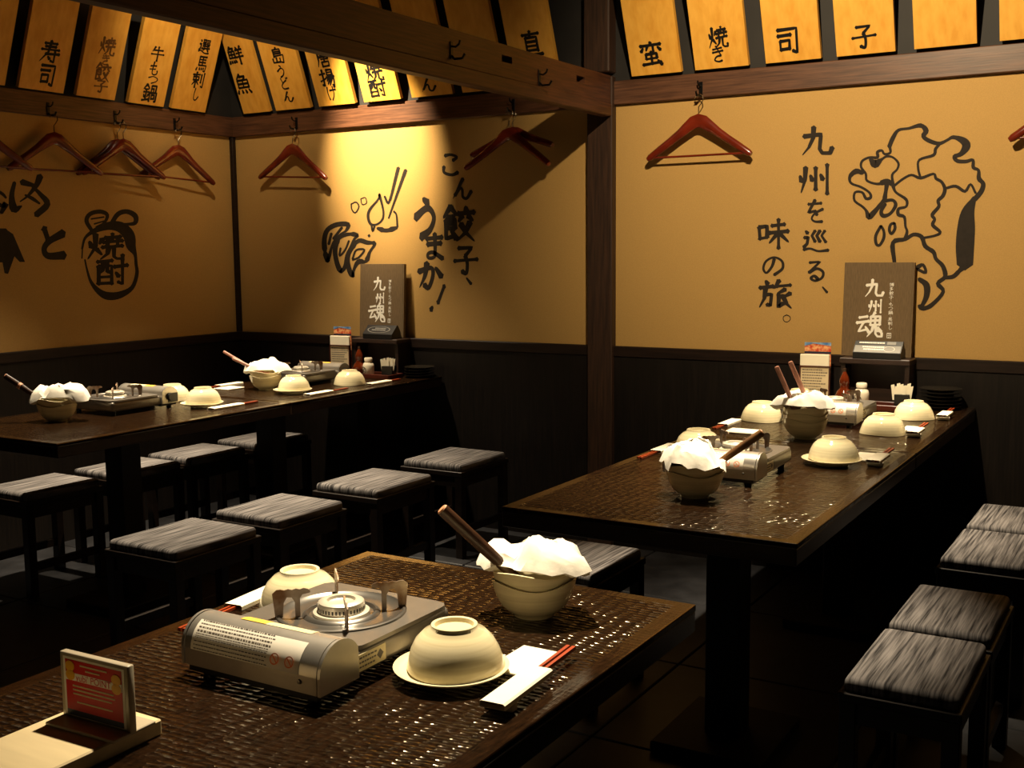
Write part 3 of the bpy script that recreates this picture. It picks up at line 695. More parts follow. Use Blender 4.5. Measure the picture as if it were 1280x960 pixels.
coat_hook((-2.577, hy, 1.90), 0, 'iron coat hook beside the dark beam')
hanger((-2.577, hy - 0.014, 1.889), 0.0, 'barless wooden coat hanger tipped up beside the beam, upper one of the pair', bar=False, width=0.42, lean=-0.06, droop=0.55)
hanger((-2.575, hy - 0.042, 1.889), 0.0, 'barless wooden coat hanger beside the beam, lower one of the pair', bar=False, width=0.43)
coat_hook((-1.705, hy, 1.90), 0, 'iron coat hook on the rail right of the wooden post')
hanger((-1.703, hy - 0.028, 1.889), 0.0, 'wooden coat hanger right of the post, alone on the ochre wall')
coat_hook((-0.338, hy, 1.90), 0, 'iron coat hook on the rail past the painted map')
hanger((-0.336, hy - 0.028, 1.889), 0.0, 'wooden coat hanger past the painted map')
for y, z, lab in ((3.117, 1.915, 'iron coat hook high on the dark beam, away from the post'), (3.697, 1.90, 'iron coat hook on the dark beam close to the post')):
    coat_hook((-2.094, y, z), math.radians(90), lab)

# ------------------------------------------------------------------ tables
def dining_table(x0, x1, y0, y1, cols, label):
    cx, cy = (x0 + x1) / 2, (y0 + y1) / 2
    t = thing('dining_table', label, 'table', (cx, cy, 0), 0, 'hewn dark wood dining tables')
    hx_, hy_ = (x1 - x0) / 2, (y1 - y0) / 2
    MB().box(-hx_, hx_, -hy_, hy_, ZT - 0.012, ZT, 0.0025, 2).build('table_top', M['table'], t)
    MB().box(-hx_ + 0.001, hx_ - 0.001, -hy_ + 0.001, hy_ - 0.001, ZT - 0.047, ZT - 0.011, 0.002, 1).build('edge_frame', M['tableside'], t)
    for c in cols:
        MB().box(-0.045, 0.045, c - cy - 0.045, c - cy + 0.045, 0.03, ZT - 0.046, 0.003, 1).build('column', M['legs'], t)
        MB().box(-0.145, 0.145, c - cy - 0.17, c - cy + 0.17, 0.0, 0.031, 0.004, 1).build('foot_plate', M['legs'], t)
    return t
SEAM = 3.277
dining_table(-1.348, -0.664, 0.55, 1.686, (1.12,), 'hewn dark table with the red card stand and the large portable stove')
dining_table(-1.318, -0.633, 2.139, SEAM - 0.0035, (2.70,), 'hewn dark table with a bare corner, joined to the one against the map wall')
dining_table(-1.318, -0.633, SEAM + 0.0035, D - 0.028, (3.80,), 'hewn dark table against the wall below the painted map')
dining_table(-3.66, -2.977, 2.21, SEAM - 0.0035, (2.74,), 'hewn dark table beside the side wall, farther from the dumpling painting')
dining_table(-3.66, -2.977, SEAM + 0.0035, D - 0.028, (3.52, 4.09), 'hewn dark table against the wall below the dumpling painting')

# ------------------------------------------------------------------ stools
SH = 0.40          # seat height
def stool(x0, x1, y0, y1, label, group):
    cx, cy, w, l = (x0 + x1) / 2, (y0 + y1) / 2, (x1 - x0) / 2, (y1 - y0) / 2
    t = thing('stool', label, 'stool', (cx, cy, 0), 0, group)
    MB().box(-w, w, -l, l, SH - 0.037, SH, 0.014, 3).build('cushion', M['cushion'], t, 60)
    MB().box(-w - 0.008, w + 0.008, -l - 0.008, l + 0.008, SH - 0.05, SH - 0.03, 0.002, 1).build('seat_frame', M['stoolwood'], t)
    for sx in (-1, 1):
        for sy in (-1, 1):
            MB().box(sx * (w - 0.012) - 0.017, sx * (w - 0.012) + 0.017, sy * (l - 0.012) - 0.017, sy * (l - 0.012) + 0.017, 0, SH - 0.049, 0.002, 1).build('leg', M['stoolwood'], t)
        MB().box(sx * (w - 0.012) - 0.009, sx * (w - 0.012) + 0.009, -l + 0.02, l - 0.02, SH - 0.097, SH - 0.049).build('apron', M['stoolwood'], t)
        MB().box(sx * (w - 0.012) - 0.009, sx * (w - 0.012) + 0.009, -l + 0.02, l - 0.02, 0.10, 0.13).build('stretcher', M['stoolwood'], t)
    for sy in (-1, 1):
        MB().box(-w + 0.02, w - 0.02, sy * (l - 0.012) - 0.009, sy * (l - 0.012) + 0.009, SH - 0.097, SH - 0.049).build('apron', M['stoolwood'], t)
    return t
GM = 'stools in the aisle row'
for y0, y1, lab in ((2.274, 2.625, 'grey streaked stool in the aisle row, farthest from the back wall'), (2.725, 3.061, 'grey streaked stool in the aisle row, second from its open end'),
                    (3.250, 3.612, 'grey streaked stool in the aisle row, third from its open end'), (3.817, 4.179, 'grey streaked stool in the aisle row beside the wooden post wall')):
    stool(-2.846, -2.547, y0, y1, lab, GM)
GR = 'stools past the right-hand tables'
for y0, y1, lab in ((2.258, 2.625, 'dark streaked stool with lit edge, first of the row past the bare table corner'), (2.662, 3.024, 'dark streaked stool touching the first of its row'),
                    (3.308, 3.707, 'dark streaked stool, third of its row towards the map wall'), (3.754, 4.106, 'dark streaked stool, last of its row towards the map wall')):
    stool(-0.567, -0.341, y0, y1, lab, GR)
GL = 'stools between table and side wall'
for y0, y1, lab in ((2.573, 2.909, 'stool seen under the side wall table, at its open end'), (2.993, 3.329, 'stool seen under the side wall table behind the column'),
                    (3.381, 3.717, 'stool sliver seen under the joined side wall tables'), (3.801, 4.148, 'dim stool under the table below the dumpling painting')):
    stool(-3.938, -3.660, y0, y1, lab, GL)
stool(-1.638, -1.349, 2.657, 2.988, 'grey streaked stool beside the bare-cornered table, behind the large napkin stack', 'stools in the gap between tables')

# ------------------------------------------------------------------ portable gas stoves
def stove(x, y, rz, label):
    """x, y: centre. local: width 0.268 along x, length 0.34 along y, canister bay at -y"""
    t = thing('portable_gas_stove', label, 'stove', (x, y, ZT), rz, 'portable gas stoves')
    t.scale = (0.9, 0.9, 0.9)
    W = 0.131
    MB().box(-W, W, -0.085, 0.17, 0.016, 0.058, 0.012, 3).build('body', M['steel'], t, 40)
    # top plate with a round opening
    cx, cy, R0 = 0.0, 0.045, 0.106
    n = 72
    mb = MB(); outer, inner = [], []
    for k in range(n):
        a = 2 * math.pi * k / n
        c, s_ = math.cos(a), math.sin(a)
        hx_, hy_, rr = W, 0.1245, 0.022
        q = min(hx_ / abs(c) if abs(c) > 1e-6 else 9, hy_ / abs(s_) if abs(s_) > 1e-6 else 9)
        px_, py_ = c * q, s_ * q
        ax, ay = abs(px_) - (hx_ - rr), abs(py_) - (hy_ - rr)
        if ax > 0 and ay > 0:
            l = math.hypot(ax, ay)
            if l > rr:
                px_ = math.copysign(hx_ - rr + ax / l * rr, px_); py_ = math.copysign(hy_ - rr + ay / l * rr, py_)
        outer.append((cx + px_, cy + py_)); inner.append((cx + R0 * c, cy + R0 * s_))
    z = 0.0615
    V = [(a, b, z - 0.006) for a, b in outer] + [(a * .993, cy + (b - cy) * .993, z) for a, b in outer] + [(a, b, z) for a, b in inner] + [(a, b, z - 0.003) for a, b in inner]
    F = []
    for k in range(n):
        k2 = (k + 1) % n
        for r_ in range(3): F.append((r_ * n + k, r_ * n + k2, (r_ + 1) * n + k2, (r_ + 1) * n + k))
    mb.add(V, F).build('top_plate', M['steel'], t, 35)
    MB().lathe([(0.1065, 0.0590), (0.1045, 0.0640), (0.1010, 0.0648), (0.096, 0.0612), (0.080, 0.0592), (0.064, 0.0592), (0.060, 0.0632), (0.056, 0.0640), (0.052, 0.0592), (0.0, 0.0585)], 56, (cx, cy, 0)).build('drip_pan', M['pan'], t, 45)
    brn = MB().lathe([(0.046, 0.0588), (0.046, 0.0640), (0.0385, 0.0655), (0.0385, 0.0755), (0.037, 0.0800), (0.030, 0.0835), (0.0235, 0.0825), (0.0215, 0.078), (0.018, 0.0768), (0.0, 0.0765)], 40, (cx, cy, 0)).build('burner', M['burner'], t, 40)
    mb = MB()
    for k in range(40):
        a = 2 * math.pi * k / 40
        c, s_ = math.cos(a), math.sin(a)
        p = Vector((cx + 0.0383 * c, cy + 0.0383 * s_, 0.0672)); U = Vector((-s_, c, 0)) * 0.0012; Wv = Vector((c, s_, 0)) * 0.0006
        mb.add([p - U, p + U, p + U + Vector((0, 0, .006)), p - U + Vector((0, 0, .006)), p - U + Wv, p + U + Wv, p + U + Wv + Vector((0, 0, .006)), p - U + Wv + Vector((0, 0, .006))],
               [(0, 1, 2, 3), (4, 5, 6, 7), (0, 1, 5, 4), (1, 2, 6, 5), (2, 3, 7, 6), (3, 0, 4, 7)])
    mb.build('flame_ports', M['black'], brn)
    for k in range(4):
        a = math.radians(45 + 90 * k)
        c, s_ = math.cos(a), math.sin(a)
        arch = [(0.106, 0.060), (0.110, 0.100), (0.103, 0.106)] + [(0.103 - 0.0062 * i, 0.1063 if i % 2 else 0.1045) for i in range(1, 9)] + [(0.049, 0.101), (0.050, 0.098), (0.062, 0.096), (0.066, 0.090), (0.066, 0.0595), (0.074, 0.0595), (0.0745, 0.084), (0.079, 0.092), (0.087, 0.093), (0.092, 0.084), (0.094, 0.060)]
        MB().prism(arch, (cx - s_ * 0.0009, cy + c * 0.0009, 0), (c, s_, 0), (0, 0, 1), (s_, -c, 0), 0.0022).build('trivet_bracket', M['trivet'], t)
    # canister bay: rounded cover over the -y end
    def cov(off=0.0):
        q = [(-0.170 - off, 0.020), (-0.170 - off, 0.046)]
        for i in range(13):
            a = math.radians(180 - 15 * i * 150 / 180)
            q.append((-0.124 + (0.046 + off) * math.cos(a), 0.046 + (0.044 + off) * math.sin(a)))
        return q
    q = cov() + [(-0.083, 0.020)]
    MB().prism(q, (-W, 0, 0), (0, 1, 0), (0, 0, 1), (1, 0, 0), 2 * W).build('canister_cover', M['cover'], t, 40)
    MB().box(-W + 0.004, W - 0.004, -0.166, -0.083, 0.010, 0.021).build('bay_floor', M['black'], t)
    for s_ in (-1, 1):
        k_ = [(-0.126 + (u + 0.126) * 1.012, 0.05 + (v - 0.05) * 1.012) for u, v in q]
        MB().prism(k_, (s_ * (W + 0.0045) - 0.0025, 0, 0), (0, 1, 0), (0, 0, 1), (1, 0, 0), 0.005).build('end_cap', M['cover'], t, 40)
    mbk = MB().lathe([(0.017, 0), (0.016, 0.014), (0.0, 0.014)], 20)
    kn = mbk.build('ignition_knob', M['black'], t, 40)
    kn.rotation_euler = (0, math.radians(-90), 0); kn.location = (-W - 0.006, -0.124, 0.047)
    MB().box(-W - 0.0085, -W - 0.006, -0.165, -0.112, 0.024, 0.062).build('lever_slot', M['black'], t)
    lp = MB().lathe([(0.004, 0), (0.003, 0.0025), (0.0, 0.003)], 12).build('rivet', M['pan'], t, 40)
    lp.rotation_euler = (math.radians(90), 0, 0); lp.location = (0.10, -0.170, 0.036)
    for sx in (-1, 1):
        for yy in (-0.145, 0.145):
            MB().lathe([(0.010, 0.0), (0.012, 0.017), (0.0, 0.0175)], 12, (sx * 0.105, yy, 0)).build('foot', M['black'], t, 40)
    # labels lying on the curved cover
    arc = cov(0.0006)[1:]
    def patch(x0, x1, i0, i1, name, m, lift=0.0):
        a_ = cov(0.0006 + lift)[1:]
        mb = MB(); V = []; F = []
        pts = a_[i0:i1 + 1]
        for u, v in pts: V += [(x0, u, v), (x1, u, v)]
        for i in range(len(pts) - 1): F.append((2 * i, 2 * i + 1, 2 * i + 3, 2 * i + 2))
        return mb.add(V, F).build(name, m, t, 60)
    wl = patch(-0.118, 0.098, 1, 6, 'warning_label', M['label'])
    mb = MB()
    a_ = cov(0.0011)
    seq = np.array(a_[2:8])
    for row in range(9):
        s_ = row / 8 * 4.6 + 0.2
        i = int(s_); fr = s_ - i
        pu, pv = seq[i] * (1 - fr) + seq[i + 1] * fr
        s2 = s_ + 0.16; i2 = min(int(s2), 4); fr2 = s2 - i2
        qu, qv = seq[i2] * (1 - fr2) + seq[i2 + 1] * fr2
        x = -0.112
        rnd = random.Random(row)
        while x < 0.034:
            l = rnd.uniform(0.002, 0.006)
            mb.add([(x, pu, pv), (x + l, pu, pv), (x + l, qu, qv), (x, qu, qv)], [(0, 1, 2, 3)])
            x += l + rnd.uniform(0.0008, 0.002)
    mb.build('warning_print', M['labelink'], wl)
    for x_ in (0.052, 0.080):   # two prohibition marks
        mb = MB()
        c0 = (seq[1] + seq[2]) / 2; tv = (seq[2] - seq[1]); tv = tv / np.linalg.norm(tv); nv = np.array([-tv[1], tv[0]])
        V, F = [], []
        for k in range(20):
            a = 2 * math.pi * k / 20
            for r_ in (0.0085, 0.0068):
                w_ = c0 + tv * (r_ * math.sin(a)) + nv * 0.0012
                V.append((x_ + r_ * math.cos(a), w_[0], w_[1]))
        F = [(2 * k, 2 * k + 1, (2 * k + 3) % 40, (2 * k + 2) % 40) for k in range(20)]
        for sg in ((-0.0008, 1), ):
            b0 = [(-0.006, 0.0048), (-0.0048, 0.006), (0.006, -0.0048), (0.0048, -0.006)]
            k0 = len(V)
            for bx, bt in b0:
                w_ = c0 + tv * bt + nv * 0.0012
                V.append((x_ + bx, w_[0], w_[1]))
            F.append((k0, k0 + 1, k0 + 2, k0 + 3))
        mb.add(V, F).build('prohibition_mark', M['orange'], wl)
    patch(-0.055, 0.085, 8, 10, 'brand_sticker', M['cream'])
    patch(-0.055, -0.005, 8, 10, 'brand_sticker_gold', M['yellow'], 0.0004)
    rl = MB().box(W, W + 0.0008, -0.078, -0.010, 0.024, 0.05).build('rating_label', M['cream'], t)
    mb = MB()
    for r_ in range(3):
        x = -0.074
        while x < -0.036:
            l = random.uniform(0.003, 0.007); mb.box(W + 0.0008, W + 0.0012, x, x + l, 0.029 + r_ * 0.007, 0.0315 + r_ * 0.007); x += l + 0.002
    mb.prism([(-0.024, 0.029), (-0.016, 0.037), (-0.024, 0.045), (-0.032, 0.037)], (W + 0.0008, 0, 0), (0, 1, 0), (0, 0, 1), (1, 0, 0), 0.0004)
    mb.build('rating_print', M['labelink'], rl)
    return t
stove(-1.041, 1.198, 0.0, 'portable gas stove with warning label on the table with the red card')
stove(-0.998, 2.760, 0.0, 'portable gas stove behind the ladle bowl on the bare-cornered table')
stove(-1.013, 3.785, 0.0, 'portable gas stove partly hidden by a triple bowl stack below the map')
stove(-3.420, 2.843, math.pi, 'portable gas stove facing away beside the side wall')
stove(-3.398, 3.850, math.pi, 'portable gas stove below the dumpling painting')

# ------------------------------------------------------------------ crockery
BOWL = [(0.0, 0.0065), (0.0265, 0.0065), (0.0285, 0.0005), (0.0335, 0.0), (0.035, 0.0055), (0.0455, 0.0105), (0.0565, 0.0215), (0.0640, 0.0355), (0.0685, 0.050), (0.0715, 0.0625),
        (0.0690, 0.063), (0.0655, 0.050), (0.0608, 0.037), (0.0530, 0.0245), (0.040, 0.0150), (0.0, 0.0115)]
def bowl_wave(amp):
    def f(t, i):
        k = max(0.0, 1 - abs(i - 9.5) / 3.5)
        return (0.0025 * k * math.cos(3 * t + 0.7), amp * k * math.cos(3 * t + 0.7))
    return f
bowl_mesh = MB().lathe(BOWL, 48, (0, 0, 0), bowl_wave(0.0058)).build('bowl', M['ceramic'], None, 50)
BM = bowl_mesh.data
bpy.data.objects.remove(bowl_mesh)
flat_bowl = MB().lathe(BOWL, 48, (0, 0, 0), bowl_wave(0.0008)).build('bowl', M['ceramic'], None, 50)
BF = flat_bowl.data
bpy.data.objects.remove(flat_bowl)
def bowl(x, y, z, label, inverted=True, rz=0.0, s=1.0, group='cream serving bowls'):
    o = bpy.data.objects.new('serving_bowl', BF if inverted else BM)
    COL.objects.link(o)
    o.scale = (s, s, s)
    if inverted:
        o.rotation_euler = (math.pi, 0, rz); o.location = (x, y, z + 0.0633 * s + 0.0006)
    else:
        o.rotation_euler = (0, 0, rz); o.location = (x, y, z)
    return tag(o, label, 'bowl', group)
PLATE = [(0.0, 0.004), (0.036, 0.004), (0.038, 0.0), (0.043, 0.0), (0.044, 0.006), (0.066, 0.009), (0.079, 0.0155), (0.0800, 0.0175), (0.0785, 0.0180), (0.064, 0.0125), (0.0, 0.0095)]
PM = None
def plate(x, y, label, s=1.0):
    global PM
    if PM is None:
        q = MB().lathe(PLATE, 48).build('small_plate', M['ceramic'], None, 50); PM = q.data; bpy.data.objects.remove(q)
    o = bpy.data.objects.new('small_plate', PM); COL.objects.link(o)
    o.location = (x, y, ZT); o.scale = (s, s, s)
    return tag(o, label, 'plate', 'cream plates under the bowls')
def bowl_on_plate(x, y, where):
    plate(x, y, 'cream plate under an upturned bowl ' + where)
    bowl(x + 0.004, y + 0.003, ZT + 0.0142, 'upturned cream bowl resting on a plate ' + where, True, 0.4, 0.95)

# foreground table
bowl(-1.231, 1.362, ZT, 'large upturned cream bowl behind the stove with the warning label', True, 0, 0.96)
bowl_on_plate(-0.838, 1.225, 'beside the stove with the warning label')
# right tables
bowl(-1.188, 3.02, ZT, 'upturned cream bowl behind the ladle bowl on the bare-cornered table', True, 0.2)
bowl_on_plate(-0.798, 3.000, 'on the bare-cornered table')
bowl(-1.218, 3.678, ZT, 'upturned cream bowl at the table edge behind the white square napkin', True, 0.9)
bowl(-1.215, 4.10, ZT, 'upturned cream bowl in front of the paper menu holder below the map', True, 0.3, 0.95)
bowl(-0.795, 3.585, ZT, 'upturned cream bowl by the table seam below the map', True, 1.2, 0.98)
bowl(-0.778, 3.955, ZT, 'upturned cream bowl in front of the black plate stack below the map', True, 1.9, 0.95)
# left tables
bowl(-3.465, 3.12, ZT, 'upturned cream bowl behind the stove beside the side wall', True, 0.4)
bowl_on_plate(-3.208, 3.032, 'beside the stove near the side wall')
bowl_on_plate(-3.180, 3.51, 'past the seam of the side wall tables')
bowl(-3.165, 3.865, ZT, 'upturned cream bowl below the dumpling painting', True, 0.8)

# ------------------------------------------------------------------ bowl stacks with napkin and ladle
def napkin_bundle(x, y, z, seed, label, sx=1.0, sy=1.0, rz=0.0, h=0.05, cut=None):
    rnd = random.Random(seed)
    ph = [rnd.uniform(0, 6.28) for _ in range(8)]
    n, rings = 34, 8
    V, F = [], []
    def pt(t, rho):
        lob = 1 + 0.10 * math.cos(2 * t + ph[0]) + 0.09 * math.cos(3 * t + ph[1]) + 0.05 * math.cos(5 * t + ph[2]) + 0.03 * math.cos(9 * t + ph[7])
        r = 0.073 * lob * rho
        x_, y_ = r * math.cos(t) * sx, r * math.sin(t) * sy
        top = h * (1 - rho ** 4.0) ** 0.75
        cr = lambda a: 1 - abs(math.sin(a))                 # sharp paper creases
        fold = 0.013 * cr(24 * x_ + 17 * y_ + ph[3]) + 0.010 * cr(38 * y_ - 21 * x_ + ph[4]) + 0.006 * cr(60 * x_ + 52 * y_ + ph[5]) - 0.016
        if cut:                                            # pinched valley where the ladle lies
            dd = (x_ * cut[0] + y_ * cut[1] - cut[2]) / 0.014
            top -= 0.024 * math.exp(-dd * dd)
        droop = -0.014 * max(0, math.cos(3 * t + ph[6])) ** 3 * rho ** 6
        return (x_, y_, 0.002 + max(top, 0) + fold * (0.25 + 0.75 * min(1, 2.2 * (1 - rho))) + droop)
    V.append(pt(0, 0))
    for i in range(1, rings + 1):
        for k in range(n):
            a = pt(2 * math.pi * (k + 0.5 * (i % 2)) / n, i / rings)
            j = 0.0032
            a = (a[0] + rnd.uniform(-j, j), a[1] + rnd.uniform(-j, j), a[2] + rnd.uniform(-j, j))
            if math.hypot(a[0], a[1]) < 0.075: a = (a[0], a[1], max(a[2], 0.0075))
            V.append(a)
    for k in range(n): F.append((0, 1 + k, 1 + (k + 1) % n))
    for i in range(rings - 1):
        for k in range(n):
            k2 = (k + 1) % n
            F.append((1 + i * n + k, 1 + (i + 1) * n + k, 1 + (i + 1) * n + k2, 1 + i * n + k2))
    base = len(V)
    last = 1 + (rings - 1) * n
    for k in range(n):
        a = V[last + k]; q = (a[0] * 0.9, a[1] * 0.9, a[2] - 0.003)
        V.append((q[0], q[1], max(q[2], 0.0035)) if math.hypot(q[0], q[1]) < 0.075 else q)
    for k in range(n):
        k2 = (k + 1) % n; F.append((last + k, base + k, base + k2, last + k2))
    V.append((0, 0, 0.003))
    for k in range(n): F.append((base + (k + 1) % n, base + k, len(V) - 1))
    o = MB().add(V, F).build('napkin', M['napkin'], None, 38)
    o.location = (x, y, z); o.rotation_euler = (0, 0, rz)
    return tag(o, label, 'napkin', 'white napkins crumpled on bowl stacks')

def ladle(p0, p1, label, material='ladle', w=0.010, tip='ladletip', collar=False):
    """p0: dipping end inside the bowl, p1: handle end"""
    p0, p1 = Vector(p0), Vector(p1)
    t = thing('ladle', label, 'ladle', tuple(p0), 0, 'wooden ladles standing in bowls')
    d = p1 - p0
    MB().tube([(0, 0, 0), d * 0.5, d * 0.985], [(w * .75, w * .55), (w, w * .7), (w, w * .7)], 8, (0, 0, 1)).build('handle', M[material], t, 50)
    MB().tube([d * 0.984, d], [(w * .98, w * .68), (w * .8, w * .55)], 8, (0, 0, 1)).build('handle_end', M[tip], t, 50)
    MB().lathe([(0.0, -0.004), (0.012, -0.002), (0.018, 0.006), (0.016, 0.006), (0.010, 0.0), (0.0, -0.001)], 20).build('scoop', M[material], t, 50)
    if collar:
        MB().tube([d * 0.60, d * 0.66], w * 1.25, 8, (0, 0, 1)).build('collar', M['ladletip'], t, 50)
    return t

def stack(x, y, n, where, s=0.95, dz=0.019):
    names = {0: 'bottom', n - 1: 'top'}
    for k in range(n):
        bowl(x, y, ZT + k * dz, 'upright cream bowl, %s of the napkin stack %s' % (names.get(k, 'middle'), where), False, 0.5 * k + 0.3, s, 'upright bowls stacked under napkins')
    return ZT + (n - 1) * dz + 0.0625 * s

w_ = 'on the table with the red card'
zt = stack(-0.872, 1.512, 2, w_)
napkin_bundle(-0.868, 1.515, zt + 0.002, 3, 'white crumpled napkin over the bowl stack ' + w_, 1.22, 0.9, 0.5, 0.044, (1.0, 0.0, -0.036))
ladle((-0.882, 1.490, zt - 0.022), (-0.975, 1.405, zt + 0.105), 'dark wooden ladle leaning out of the bowl stack ' + w_)
w_ = 'at the bare table corner'
zt = stack(-0.972, 2.452, 2, w_)
napkin_bundle(-0.972, 2.452, zt + 0.002, 11, 'white crumpled napkin over the bowl stack ' + w_, 1.18, 1.0, 0.3, 0.050, (1.0, 0.0, 0.05))
ladle((-0.935, 2.462, zt - 0.008), (-0.832, 2.520, zt + 0.076), 'brown wooden ladle leaning over the stove from the stack ' + w_, 'ladlelight', 0.0095)
w_ = 'below the painted map'
zt = stack(-0.985, 3.385, 3, w_)
napkin_bundle(-0.985, 3.387, zt + 0.002, 21, 'white crumpled napkin over the bowl stack ' + w_, 1.25, 1.0, 0.5, 0.042)
ladle((-1.010, 3.366, zt - 0.006), (-1.062, 3.335, zt + 0.125), 'pinkish wooden stick standing tilted in the stack ' + w_, 'pink', 0.0075, 'pink')
ladle((-0.975, 3.405, zt - 0.006), (-1.032, 3.374, zt + 0.138), 'pinkish wooden stick standing upright in the stack ' + w_, 'pink', 0.0075, 'pink')
w_ = 'beside the side wall'
zt = stack(-3.40, 2.535, 2, w_)
napkin_bundle(-3.392, 2.54, zt + 0.002, 31, 'white crumpled napkin over the bowl stack ' + w_, 1.3, 0.9, 0.6, 0.052, (1.0, 0.0, -0.034))
ladle((-3.415, 2.50, zt - 0.012), (-3.535, 2.43, zt + 0.085), 'dark wooden ladle with collar leaning out of the stack ' + w_, collar=True)
w_ = 'below the dumpling painting'
zt = stack(-3.372, 3.555, 2, w_)
napkin_bundle(-3.385, 3.575, zt + 0.002, 41, 'white folded napkin over the bowl stack ' + w_, 1.4, 0.9, 0.7, 0.044)
ladle((-3.395, 3.545, zt - 0.008), (-3.535, 3.475, zt + 0.085), 'longer red-brown stick leaning out of the stack ' + w_, 'pink', 0.0065, 'pink')
ladle((-3.352, 3.535, zt - 0.008), (-3.480, 3.472, zt + 0.058), 'shorter red-brown stick leaning out of the stack ' + w_, 'pink', 0.0065, 'pink')

# ------------------------------------------------------------------ chopsticks, sleeves, napkins
def chopstick_set(x, y0, y1, where, sleeve_first=True, sl=0.13, rz=0.0, rest=False, red=True):
    """pair lying along y from y0 to y1, paper sleeve at the y0 end (or the y1 end)"""
    g = 'chopsticks in paper sleeves'
    ym = (y0 + y1) / 2
    lift = 0.012 if rest else 0.0
    base = (x, ym, ZT + lift)
    L = (y1 - y0) / 2
    for k, dx in enumerate((-0.0045, 0.0045)):
        mb = MB()
        s = 1 if sleeve_first else -1
        mb.tube([(dx, -L * s + 0.01 * s, 0.0035), (dx, L * s, 0.0042)], [(0.0024, 0.0024), (0.0038, 0.0038)], 4, (0.7, 0, 0.7))
        o = mb.build('chopstick', M['chop'], None)
        o.location = base; o.rotation_euler = (0, 0, rz)
        tag(o, 'chopstick of the pair ' + where, 'chopstick', g)
    a, b = (-L, -L + sl) if sleeve_first else (L - sl, L)
    mb = MB()
    w, t = 0.0185, 0.0006
    z0, z1 = 0.0004, 0.0088
    sec = [(-w, z0), (w, z0), (w, z1 - 0.002), (w - 0.003, z1), (-w + 0.003, z1), (-w, z1 - 0.002)]
    inn = [(q[0] * 0.96, z0 + 0.0004 + (q[1] - z0) * 0.93) for q in sec]
    V = [(u, a, v) for u, v in sec] + [(u, b, v) for u, v in sec] + [(u, a, v) for u, v in inn] + [(u, b, v) for u, v in inn]
    F = []
    for k in range(6):
        k2 = (k + 1) % 6
        F += [(k, k2, 6 + k2, 6 + k), (12 + k, 18 + k, 18 + k2, 12 + k2), (k, 12 + k, 12 + k2, k2), (6 + k, 6 + k2, 18 + k2, 18 + k)]
    o = mb.add(V, F).build('chopstick_sleeve', M['paper'], None)
    o.location = base; o.rotation_euler = (0, 0, rz)
    tag(o, 'white paper chopstick sleeve ' + where, 'sleeve', g)
    if rest:
        ry = y0 + 0.03 if sleeve_first else y1 - 0.03
        o = MB().box(-0.022, 0.022, -0.008, 0.008, 0.0, 0.0124, 0.004, 3).build('chopstick_rest', M['jar'], None, 50)
        o.location = (x, ry, ZT)
        tag(o, 'small ceramic chopstick rest under the sleeve ' + where, 'chopstick rest', 'ceramic chopstick rests')
        ry2 = y1 - 0.03 if sleeve_first else y0 + 0.03

def square_napkin(x, y, label, w=0.085, l=0.10, rz=0.0):
    o = MB().box(-w / 2, w / 2, -l / 2, l / 2, 0.0, 0.005, 0.002, 2).build('folded_napkin', M['paper'], None, 50)
    o.location = (x, y, ZT); o.rotation_euler = (0, 0, rz)
    return tag(o, label, 'napkin', 'flat folded napkins')

chopstick_set(-1.316, 1.168, 1.45, 'at the dark edge behind the large stove', False, 0.16, 0.1)
chopstick_set(-0.722, 1.135, 1.368, 'beside the plated bowl near the large stove', True, 0.135, 0.05, True)
square_napkin(-0.772, 1.318, 'white folded napkin next to the plated bowl near the large stove', 0.072, 0.105)
chopstick_set(-1.284, 2.82, 3.06, 'at the edge of the bare-cornered table', False, 0.13)
square_napkin(-1.19, 3.405, 'white square napkin between two upturned bowls by the table seam', 0.10, 0.085)
chopstick_set(-0.690, 3.00, 3.225, 'beside the plated bowl on the bare-cornered table', True, 0.12, 0.0, True)
square_napkin(-0.745, 3.135, 'white folded napkin tucked behind the plated bowl by the seam', 0.055, 0.12)
chopstick_set(-1.288, 3.41, 3.615, 'at the table edge behind the white square napkin', False, 0.13)
chopstick_set(-0.697, 3.53, 3.75, 'beside the middle upturned bowl below the map', True, 0.10, 0.0, True)
square_napkin(-0.735, 3.702, 'white folded napkin behind the middle upturned bowl below the map', 0.045, 0.09)
chopstick_set(-0.683, 3.93, 4.14, 'in front of the black plates below the map', True, 0.11, 0.0, True)
chopstick_set(-3.105, 2.975, 3.22, 'beside the plated bowl near the side wall', True, 0.16, 0.0)
square_napkin(-3.535, 3.50, 'white folded napkin before the stack below the dumpling painting', 0.085, 0.10)
chopstick_set(-3.625, 3.40, 3.66, 'at the wall side of the table below the dumpling painting', False, 0.14)
chopstick_set(-3.060, 3.46, 3.72, 'beside the plated bowl past the table seam', True, 0.15)
chopstick_set(-3.065, 3.87, 4.10, 'beside the bowl nearest the dumpling painting', True, 0.15)

# ------------------------------------------------------------------ card stand and pale box (near table end)
def txt_mesh(body, size):
    cu = bpy.data.curves.new('print', 'FONT'); cu.body = body; cu.size = size; cu.align_x = 'CENTER'; cu.align_y = 'CENTER'
    o = bpy.data.objects.new('print', cu); COL.objects.link(o)
    bpy.context.view_layer.update()
    me = bpy.data.meshes.new_from_object(o.evaluated_get(bpy.context.evaluated_depsgraph_get()))
    V = [v.co.copy() for v in me.vertices]; F = [tuple(p.vertices) for p in me.polygons]
    bpy.data.objects.remove(o); bpy.data.curves.remove(cu)
    return V, F

